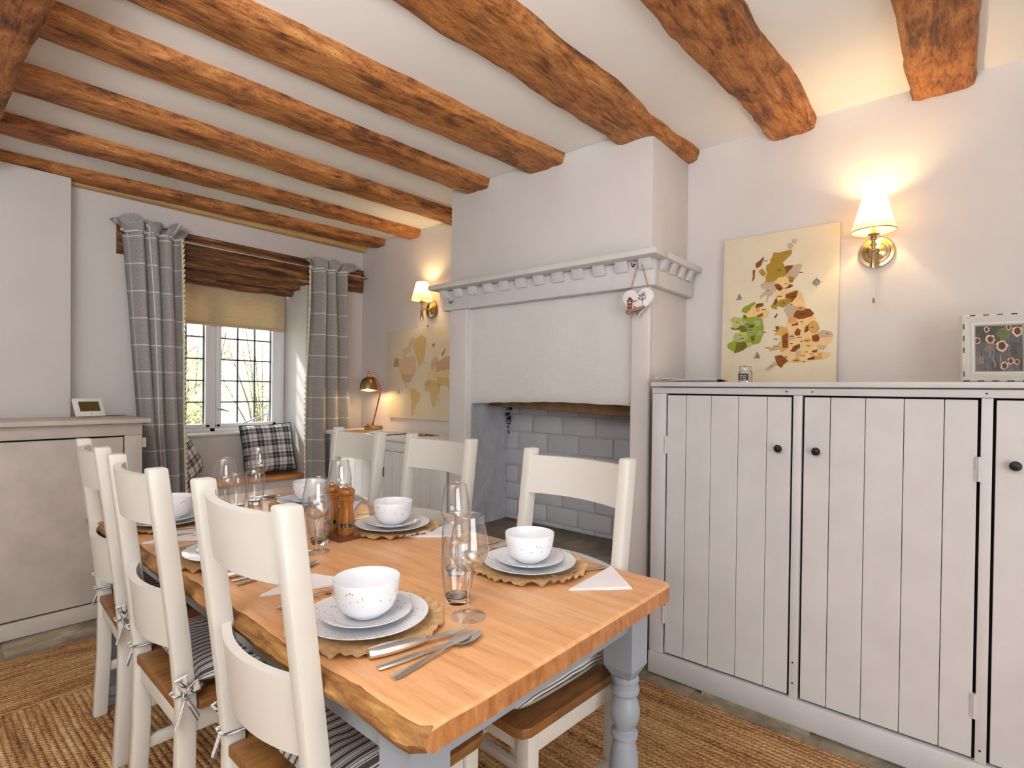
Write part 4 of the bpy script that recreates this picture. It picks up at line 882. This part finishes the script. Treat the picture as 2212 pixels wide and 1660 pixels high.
LGX = (.050, TW-.045-.085); LGY = (.055, TL-.055-.085); LS = .085
for a_ in ((LGX[0]+.02, LGX[0]+.045, LGY[0]+LS, LGY[1]), (LGX[1]+LS-.045, LGX[1]+LS-.02, LGY[0]+LS, LGY[1]), ): bx('apron', a_[0], a_[1], a_[2], a_[3], .655, TZ-TT-.0005, 'bluegrey', tb_, .002)
for a_ in ((LGX[0]+LS, LGX[1], LGY[0]+.012, LGY[0]+.037), (LGX[0]+LS, LGX[1], LGY[1]+LS-.037, LGY[1]+LS-.012)): bx('apron', a_[0], a_[1], a_[2], a_[3], .655, TZ-TT-.0005, 'bluegrey', tb_, .002)
lp = [(.028, 0), (.030, .012), (.026, .03), (.034, .045), (.032, .06), (.024, .075), (.028, .10), (.036, .17), (.0405, .24), (.038, .29), (.030, .335), (.0285, .340), (.036, .346), (.037, .352), (.036, .358), (.026, .364), (.026, .370), (.035, .385), (.041, .408), (.0405, .425), (.034, .450), (.030, .458), (.030, .462), (.038, .470), (.039, .478), (.037, .486), (.031, .492), (.031, .497), (.037, .502), (.037, .510), (.033, .516)]
bl = MB(); bl.lathe(lp, 28); c_ = LS/2
bl.hexa([(-.026, -.026, .514), (.026, -.026, .514), (.026, .026, .514), (-.026, .026, .514)], [(-c_, -c_, .545), (c_, -c_, .545), (c_, c_, .545), (-c_, c_, .545)]); bl.box(-c_, c_, -c_, c_, .545, TZ-TT-.0005)
lg = bl.build('leg', 'bluegrey', tb_, True, 0, ang=28)
lg.location = (LGX[0]+c_, LGY[0]+c_, .012)
lg.data.transform(Matrix.Scale((TZ-TT-.013)/(TZ-TT-.0005), 4, (0, 0, 1)))
for px_, py_ in ((1, 0), (0, 1), (1, 1)): inst(lg, (LGX[px_]+c_, LGY[py_]+c_, .012))
# ================================================================ CHAIRS
def bar(b, pts, sx, sy, ch=0):
    """square section bar through points (x,y,z): sx along x, sy along y"""
    v0 = len(b.v)
    for p in pts:
        for a, e_ in ((-1, -1), (1, -1), (1, 1), (-1, 1)): b.v.append((p[0]+a*sx/2, p[1]+e_*sy/2, p[2]))
    k_ = len(pts)
    for j in range(k_-1):
        for i in range(4): i2 = (i+1) % 4; b.face((v0+4*j+i, v0+4*j+i2, v0+4*j+4+i2, v0+4*j+4+i))
    b.face([v0+3, v0+2, v0+1, v0]); b.face([v0+4*(k_-1)+i for i in range(4)]); return b
GZ = .0125
def make_chair():
    t = thing('dining_chair', 'x', 'chair', group='ivory ladder back dining chairs')
    HW = .195; SD = .405    # half post spacing, seat depth; origin at floor under middle of back legs; front is +x
    for s in (-1, 1):
        b = MB(); bar(b, [(-.012, s*HW, 0), (0, s*HW, .25), (.002, s*HW, .46), (-.012, s*HW, .62), (-.040, s*HW, .86), (-.066, s*HW, 1.075)], .045, .038); b.build('back_post', 'ivory', t, True, .006, 2)
        b = MB(); bar(b, [(SD-.035, s*HW, 0), (SD-.035, s*HW, .443)], .04, .04); b.build('front_leg', 'ivory', t, True, .004, 2)
        bx('side_rail', .024, SD-.056, s*HW-.011, s*HW+.011, .385, .443, 'ivory', t, .002)
        bx('stretcher', .018, SD-.056, s*HW-.010, s*HW+.010, .165, .200, 'ivory', t, .003)
    bx('rear_rail', -.008, .012, -HW+.02, HW-.02, .385, .443, 'ivory', t, .002); bx('front_rail', SD-.045, SD-.025, -HW+.02, HW-.02, .385, .443, 'ivory', t, .002)
    bx('stretcher', .20, .22, -HW+.011, HW-.011, .172, .198, 'ivory', t, .003)
    def slat(z0, z1, x0, x1, nm):
        b = MB(); L_ = HW-.017; nn = 16
        for sgn_, off in ((1, -.010), (-1, .010)):
            b.grid(lambda u, v: (x0+(x1-x0)*v+off+.006-.040*(1-(2*u-1)**2), -L_+2*L_*u, z0+(z1-z0)*v), nn, 2, flip=sgn_ < 0)
        b.grid(lambda u, v: (x1-.010+.020*v+.006-.040*(1-(2*u-1)**2), -L_+2*L_*u, z1), nn, 1); b.grid(lambda u, v: (x0-.010+.020*v+.006-.040*(1-(2*u-1)**2), -L_+2*L_*u, z0), nn, 1, flip=True)
        b.build(nm, 'ivory', t, True, 0)
    slat(.925, 1.052, -.046, -.062, 'top_rail'); slat(.60, .748, -.009, -.026, 'back_slat')
    # seat: two oak boards notched round the posts, rounded front
    zs0, zs1 = .4435, .470
    b = MB(); f_ = SD+.012; k_ = .222
    poly = [(.026, -k_), (f_-.03, -k_), (f_-.008, -k_+.01), (f_, -k_+.03), (f_, 0), (.0, 0), (-.018, 0), (-.018, -HW+.021), (.026, -HW+.021)]
    b.prism(poly, Matrix.Translation((0, 0, zs0)), zs1-zs0); b.build('seat_board', 'oak', t, True, .004, 2)
    b = MB(); b.prism([(x_, -y_) for x_, y_ in poly][::-1], Matrix.Translation((0, 0, zs0)), zs1-zs0); b.build('seat_board', 'oak', t, True, .004, 2)
    return t
def make_cushion():
    t = thing('seat_cushion', 'x', 'cushion', group='ticking stripe seat cushions')
    b = MB(); w_, dpt, th = .39, .385, .072; nn = 24
    def fn(s):
        def g(u, v):
            a, c2 = 2*u-1, 2*v-1; k_ = (max(0, 1-abs(a)**5)*max(0, 1-abs(c2)**5))**.45
            tuft = sum(.010*math.exp(-((a-p)**2+(c2-q)**2)/.03) for p in (-.4, .4) for q in (-.4, .4))
            z = s*th/2*k_ - (s*tuft if s > 0 else 0)
            if s < 0: z = max(z, -th/2*.9)
            return (.024+dpt/2+a*dpt/2*(1-.03*(c2*c2)), c2*w_/2*(1-.03*(a*a)), th/2+.001+z)
        return g
    b.grid(fn(-1), nn, nn, flip=True); b.grid(fn(1), nn, nn)
    b.build('pad', 'ticking', t, fix=False, ang=80)
    # ties with bows round the back posts
    for s in (-1, 1):
        y0 = s*.165; px_, py_ = .0, s*.195
        b = MB()
        b.tube([(.055, y0, .020), (.030, s*.169, .022), (.0, s*.172, .024), (-.022, s*.174, .026), (-.030, s*.190, .026), (-.028, s*.214, .026), (-.005, s*.219, .027)], .0045, 6, .6)
        b.tube([(.055, y0, .020), (.032, s*.200, .022), (.026, s*.218, .024), (-.005, s*.219, .027)], .0045, 6, .6); b.build('tie', 'ticking', t)
        bow = MB(); c3 = Vector((-.008, s*.221, .028))
        for (dx, dz, ex, ez) in ((-.022, .045, -.004, .052), (.020, .030, .026, .010)):
            bow.tube([c3, c3+Vector((dx*.6, s*.010, dz*.7)), c3+Vector((dx, s*.012, dz)), c3+Vector((ex, s*.010, ez)), c3+Vector((ex*.5, s*.004, ez*.4)), c3], .0085, 6, .4)
        for dx, ln_ in ((-.022, .075), (.030, .068)): bow.tube([c3, c3+Vector((dx*.35, s*.008, -ln_*.4)), c3+Vector((dx, s*.006, -ln_))], [.005, .009, .011], 6, .3)
        bow.lathe([(.002, -.007), (.0075, -.004), (.0085, 0), (.0075, .004), (.002, .007)], 8, tuple(c3)); bow.build('bow', 'ticking', t)
    return t
CHP = [(.524, 1.090, rad(-1), 'ivory ladder back dining chair nearest the camera on the left', 'striped seat cushion on the nearest left hand chair'),
       (.513, 1.722, rad(-1.5), 'middle ivory ladder back chair on the left side of the table', 'striped seat cushion on the middle left hand chair'),
       (.552, 2.36, rad(-4), 'ivory ladder back chair farthest along the left side by the greige cupboard', 'striped seat cushion on the farthest left hand chair'),
       (1.412, .99, pi-rad(3.5), 'ivory ladder back chair nearest on the fireplace side of the table', 'striped seat cushion on the nearest fireplace side chair'),
       (1.505, 1.75, pi-rad(1.5), 'middle ivory ladder back chair on the fireplace side, before the side cabinet', 'striped seat cushion on the middle fireplace side chair'),
       (1.475, 2.315, pi-rad(3), 'ivory ladder back chair on the fireplace side farthest from the camera', 'striped seat cushion on the farthest fireplace side chair')]
ch0 = cu0 = None
for (x, y, a, lb1, lb2) in CHP:
    if ch0 is None:
        ch0 = make_chair(); cu0 = make_cushion(); o, c2 = ch0, cu0
    else: o, c2 = dup(ch0, (0, 0, 0), 0, lb1), dup(cu0, (0, 0, 0), 0, lb2)
    o.location = (x, y, GZ); o.rotation_euler = (0, 0, a); o['label'] = lb1
    c2.location = (x, y, GZ+.4705); c2.rotation_euler = (0, 0, a); c2['label'] = lb2
# ================================================================ PLACE SETTINGS
def mk_mat():
    t = thing('placemat', 'x', 'placemat', group='round frilled hessian placemats')
    MB().lathe([(.002, .002), (.138, .002), (.140, .0035), (.138, .005), (.002, .005)], 48).build('mat_disc', 'hessian', t)
    b = MB(); nn = 240
    def fr(u, v):
        a = 2*pi*u; w_ = 1.9*nz(cos(a)*8.5, sin(a)*8.5, 4)+.5*sin(a*30+3*sin(a*5)); r = .136+.033*v+.003*v*nz(cos(a)*6, sin(a)*6, 1)
        return (r*cos(a+.012*v*w_), r*sin(a+.012*v*w_), .0045+v*(.0052+.0070*w_))
    b.grid(fr, nn, 5); b.build('frill', 'hessian', t, fix=False, ang=80)
    return t
def mk_plate(name, R_, mat, label, grp):
    t = thing(name, label, 'plate', group=grp); s = R_/.135
    MB().lathe([(.07*s, 0), (.075*s, .003), (.095*s, .006), (.128*s, .0155), (R_, .0185), (R_, .0200), (.127*s, .0180), (.094*s, .0100), (.085*s, .0065), (.004, .006)], 64).build('plate_body', mat, t)
    return t
def mk_bowl():
    t = thing('bowl', 'x', 'bowl', group='white spotted cereal bowls')
    MB().lathe([(.036, 0), (.038, .004), (.048, .008), (.0595, .020), (.0665, .038), (.0700, .058), (.0722, .080), (.0716, .0815), (.0706, .080), (.0683, .058), (.0645, .038), (.057, .022), (.044, .0125), (.004, .011)], 56).build('bowl_body', 'bowl', t)
    return t
def mk_wine():
    t = thing('wine_glass', 'x', 'wine glass', group='clear wine glasses on the table')
    MB().lathe([(.041, .0003), (.0415, .0015), (.030, .004), (.012, .0075), (.0045, .0122)], 40).build('foot', 'footglass', t)
    MB().lathe([(.0045, .0123), (.0036, .03), (.0034, .07), (.0042, .098), (.008, .108)], 16).build('stem', 'solidglass', t)
    MB().lathe([(.004, .104), (.016, .109), (.031, .121), (.0425, .142), (.0445, .156), (.0425, .176), (.037, .204), (.0325, .232), (.0318, .2335), (.0312, .232)], 44, cap=False).build('glass_bowl', 'glass', t)
    return t
def mk_tumb():
    t = thing('tumbler', 'x', 'tumbler', group='tall clear tumblers on the table')
    MB().lathe([(.027, 0), (.0285, .002), (.0312, .016), (.029, .0175), (.004, .015)], 36).build('heavy_base', 'solidglass', t)
    MB().lathe([(.0312, .016), (.0365, .045), (.0400, .080), (.0395, .115), (.0358, .155), (.0350, .156), (.0345, .155)], 44, cap=False).build('glass_wall', 'glass', t)
    return t
def handle(b, L0, L1, w0, w1, th): pass
def mk_spoon(nm, label, L_=.205):
    t = thing(nm, label, 'cutlery', group='steel spoons')
    b = MB(); n_ = 20
    prof = [(0, .007, .0030), (.012, .0095, .0028), (.04, .008, .0032), (.08, .0048, .0060), (.115, .0030, .0095), (.135, .0032, .0080)]
    for j in range(len(prof)-1): pass
    v0 = len(b.v); k_ = len(prof)
    for (x, w_, z) in prof:
        for i in range(8): a = 2*pi*i/8; b.v.append((x, w_*cos(a), z+.0016*sin(a)))
    for j in range(k_-1):
        for i in range(8): i2 = (i+1) % 8; b.face((v0+8*j+i, v0+8*j+i2, v0+8*j+8+i2, v0+8*j+8+i))
    b.face([v0+i for i in range(8)][::-1]); b.build('handle', 'steel', t)
    b = MB()
    for off, fl in ((0, False), (-.0012, True)):
        b.grid(lambda u, v: (.168+.036*(2*v-1)*1.0, .0205*(2*u-1)*sqrt(max(0, 1-(2*v-1)**2))*(1-.15*(2*v-1)), .0085-.0065*(1-(2*u-1)**2)*(1-(2*v-1)**2)+off), 10, 14, flip=fl)
    b.build('spoon_bowl', 'steel', t, fix=False, ang=80)
    for ch in t.children: ch.data.transform(Matrix.Diagonal((1.15, 1.12, 1.1, 1)))
    return t
def mk_fork(label):
    t = thing('fork', label, 'cutlery', group='steel forks'); b = MB(); v0 = 0
    prof = [(0, .007, .0045), (.012, .0095, .0040), (.04, .008, .0045), (.08, .0045, .0075), (.112, .0032, .0110), (.125, .006, .0080), (.136, .0112, .0045), (.146, .0118, .0026)]
    for (x, w_, z) in prof:
        for i in range(8): a = 2*pi*i/8; b.v.append((x, w_*cos(a), z+.0015*sin(a)))
    for j in range(len(prof)-1):
        for i in range(8): i2 = (i+1) % 8; b.face((8*j+i, 8*j+i2, 8*j+8+i2, 8*j+8+i))
    b.face(list(range(8))[::-1]); b.face([8*(len(prof)-1)+i for i in range(8)]); b.build('handle', 'steel', t)
    for k_ in range(4): y = -.0096+.0064*k_; MB().tube([(.144, y, .0028), (.165, y, .0026), (.185, y, .0050), (.194, y*.95, .0080)], [.0020, .0018, .0015, .0007], 6).build('tine', 'steel', t)
    return t
def mk_knife(nm, label, fat):
    t = thing(nm, label, 'cutlery', group='steel knives with thick handles' if fat else 'slim steel table knives')
    b = MB(); hw = .0145 if fat else .0088; hl = .118 if fat else .10; zc2 = .0125 if fat else .0055; hz = .0118 if fat else .005
    st = [(0, .75), (.004, .9), (.03, 1.05), (.06, 1.0), (.09, .8), (hl-.006, .55), (hl, .4)]
    for (x, s_) in st:
        for i in range(10): a = 2*pi*i/10; b.v.append((x, hw*s_*cos(a), zc2+hz*s_*sin(a)*.95))
    for j in range(len(st)-1):
        for i in range(10): i2 = (i+1) % 10; b.face((10*j+i, 10*j+i2, 10*j+10+i2, 10*j+10+i))
    b.face(list(range(10))[::-1]); b.face([10*(len(st)-1)+i for i in range(10)]); b.build('handle', 'steel', t)
    L_ = .225 if fat else .215; z_ = zc2
    poly = [(hl-.004, -.007), (L_-.05, -.0085), (L_-.015, -.004), (L_, .006), (L_-.02, .0075), (hl-.004, .006)]
    MB().prism(poly, Matrix.Translation((0, 0, z_-.0008)), .0016).build('blade', 'steel', t); return t
def mk_napkin():
    t = thing('napkin', 'x', 'napkin', group='folded white paper napkins')
    for i, s_ in enumerate((1, .985, .97)): MB().prism([(-.085*s_, -.060), (.085*s_, -.060+.002*i), (.078*s_, .118*s_)], Matrix.Translation((0, 0, .0006+i*.0022)), .002).build('paper_fold', 'paper', t, True, .0006, 1)
    return t
MAT, PLT, SPL, BWL, WNE, TMB, NAP = mk_mat(), mk_plate('dinner_plate', .135, 'plate', 'x', 'white dinner plates'), mk_plate('side_plate', .098, 'splate', 'x', 'white side plates'), mk_bowl(), mk_wine(), mk_tumb(), mk_napkin()
SPN, FRK, STK, KNF = mk_spoon('spoon', 'x'), mk_fork('x'), mk_knife('steak_knife', 'x', True), mk_knife('table_knife', 'x', False)
protos = [MAT, PLT, SPL, BWL, WNE, TMB, NAP, SPN, FRK, STK, KNF]; used = set()
def put(p, x, y, z, rz, label):
    if p.name in used: o = dup(p, (x, y, z), rz, label)
    else: used.add(p.name); o = p; o.location = (x, y, z); o.rotation_euler = (0, 0, rz); o['label'] = label
    return o
SET = [(.700, 1.015, 0, 'the nearest left hand chair', 'L'), (.705, 1.725, 0, 'the middle left hand chair', 'L'), (.715, 2.30, 0, 'the farthest left hand chair', 'L'),
       (1.238, .985, pi, 'the nearest fireplace side chair', 'R'), (1.238, 1.635, pi, 'the middle fireplace side chair', 'R'), (1.245, 2.245, pi, 'the farthest fireplace side chair', 'R')]
def g2(px, py): q = PZ(px, py, TZ); return q.x, q.y
WPOS = [g2(1012, 1333), g2(683, 1193), g2(486, 1117), g2(982, 1211), g2(734, 1123), g2(560, 1072)]
TPOS = [g2(988, 1300), g2(690, 1174), g2(512, 1099), g2(984, 1240), g2(738, 1136), g2(551, 1089)]
for i, (x, y, a, wh, sd_) in enumerate(SET):
    put(MAT, x, y, TZ, a, 'round frilled hessian placemat laid for '+wh)
    put(PLT, x, y, TZ+.0055, a, 'white dinner plate set for '+wh)
    put(SPL, x, y, TZ+.0135, a+.4*i, 'white spotted side plate set for '+wh)
    put(BWL, x, y, TZ+.0215, a+.7*i, 'white spotted bowl stacked on the plates for '+wh)
    put(WNE, WPOS[i][0], WPOS[i][1], TZ, 0, 'clear wine glass of the setting for '+wh)
    put(TMB, TPOS[i][0], TPOS[i][1], TZ, 0, 'clear tumbler of the setting for '+wh)
    s = 1 if sd_ == 'L' else -1
    # diner faces +x on the left side: right hand is -y
    if i == 0:
        kx, ky = .603, .868
        put(STK, .606, .872, TZ, math.atan2(-.062, .213), 'thick handled steak knife set for '+wh)
        put(KNF, .594, .825, TZ, math.atan2(-.035, .2), 'slim table knife set for '+wh)
        put(SPN, .593, .780, TZ, math.atan2(.010, .23), 'large steel spoon set for '+wh)
        put(NAP, .745, 1.30, TZ, rad(110), 'folded white napkin beside the setting for '+wh); put(FRK, .60, 1.225, TZ, rad(2), 'steel fork set for '+wh)
    elif sd_ == 'L':
        put(STK, x-.10, y-.20, TZ, rad(-3), 'thick handled steak knife set for '+wh); put(KNF, x-.10, y-.235, TZ, rad(-1), 'slim table knife set for '+wh); put(SPN, x-.10, y-.27, TZ, rad(2), 'steel spoon set for '+wh)
        if i < 2: put(FRK, x-.10, y+.195, TZ, rad(2), 'steel fork set for '+wh); put(NAP, x-.02, y+.28, TZ, rad(100), 'folded white napkin beside the setting for '+wh)
    else:
        put(STK, x+.145, y+.185, TZ, pi+rad(3), 'thick handled steak knife set for '+wh)
        put(SPN, x+.14, y+.245, TZ, pi+rad(-2), 'steel spoon set for '+wh)
        if i == 3:
            put(FRK, 1.385, .812, TZ, pi-rad(20), 'steel fork set for '+wh); put(NAP, 1.261, .774, TZ, rad(-44.5), 'folded white napkin at the table corner for '+wh)
        else:
            put(FRK, x+.16, y-.108, TZ, pi-rad(14), 'steel fork set for '+wh); put(NAP, x+.047, y-.150, TZ, rad(-46), 'folded white napkin beside the setting for '+wh)
# mills on a tray
ty = thing('mill_tray', 'dark square wooden tray under the salt and pepper mills', 'tray', (1.045, 1.69, TZ), rad(-2))
tq = MB(); tq.box(-.045, .045, -.085, .085, 0, .014); tq.build('tray_base', 'tray', ty, True, .002)
for s in (-1, 1): MB().lathe([(.033, .014), (.033, .0165), (.029, .0165), (.029, .0142)], 28, (0, s*.042, 0), cap=False).build('ring_seat', 'tray', ty)
def mill(x, y, label):
    t = thing('pepper_mill', label, 'mill', (x, y, TZ+.0145), 0, 'wooden mills on the tray')
    MB().lathe([(.0275, 0), (.0275, .014), (.0262, .0155), (.0275, .017), (.0275, .024)], 30).build('mill_base', 'mill', t)
    MB().lathe([(.0255, .024), (.0255, .040)], 30).build('grinder_window', 'glass', t); MB().lathe([(.018, .024), (.018, .040)], 20).build('peppercorns', 'black', t)
    MB().lathe([(.027, .040), (.0275, .046), (.0270, .060), (.0235, .085), (.0225, .100), (.0250, .112), (.0255, .114), (.0238, .116), (.0262, .119), (.0262, .122), (.0240, .1245), (.0262, .128), (.0262, .1315), (.0235, .134)], 30).build('mill_body', 'mill', t)
    MB().lathe([(.0235, .1345), (.0275, .139), (.0285, .146), (.0260, .154), (.019, .159), (.010, .161), (.004, .161)], 30).build('mill_head', 'mill', t)
    MB().lathe([(.006, .161), (.004, .164), (.006, .168), (.007, .172), (.004, .176)], 12).build('top_knob', 'steel', t)
mill(1.05, 1.648, 'wooden pepper mill with peppercorn window on the near end of the tray'); mill(1.045, 1.732, 'wooden mill on the far end of the tray behind the other mill')
# ================================================================ GARDEN outside the window
struct(bx('garden_ground', -8, 12, YW+.75, 30, -.6, -.5, 'lawn'))
def shrub(cx, cy, r, h, nl, seed, label):
    t = thing('garden_shrub', label, 'shrub', (cx, cy, -.5), 0, 'shrubs outside the window'); rr = random.Random(seed)
    b = MB(); tips = []
    for i in range(16):
        a = rr.uniform(0, 2*pi); q = rr.uniform(.3, 1)*r; hh_ = h*rr.uniform(.55, 1); p1 = Vector((q*.3*cos(a), q*.3*sin(a), hh_*.45)); p2 = Vector((q*cos(a), q*sin(a), hh_))
        b.tube([(0, 0, 0), p1, p2], [.03, .018, .005], 5); tips.append((p1, p2))
        for j in range(4):
            s_ = p1.lerp(p2, rr.uniform(.1, .9)); e_ = s_+Vector((rr.uniform(-.5, .5), rr.uniform(-.5, .5), rr.uniform(.0, .5)))*r*.6; b.tube([s_, e_], [.008, .002], 4); tips.append((s_, e_))
    b.build('branches', 'twig', t)
    b = MB()
    for i in range(nl):
        p1, p2 = rr.choice(tips); p = p1.lerp(p2, rr.uniform(.1, 1.1))+Vector((rr.gauss(0, .10), rr.gauss(0, .10), rr.gauss(0, .10)))*r
        d = Vector((rr.gauss(0, 1), rr.gauss(0, 1), rr.gauss(0, 1))).normalized(); n_ = d.orthogonal().normalized(); l_ = rr.uniform(.025, .06)
        b.poly([p, p+d*l_*.5+n_*l_*.28, p+d*l_, p+d*l_*.5-n_*l_*.28])
    o = b.build('foliage', 'leaf', t, False, fix=False); o['kind'] = 'stuff'
shrub(2.35, 6.9, .75, 2.6, 7000, 1, 'loose shrub nearest the window in the garden')
shrub(4.7, 10.2, 1.2, 3.4, 7000, 2, 'pale shrub in the middle of the garden beyond the window')
shrub(4.6, 15.8, 1.9, 4.0, 7000, 3, 'largest shrub at the far end of the garden beyond the window')
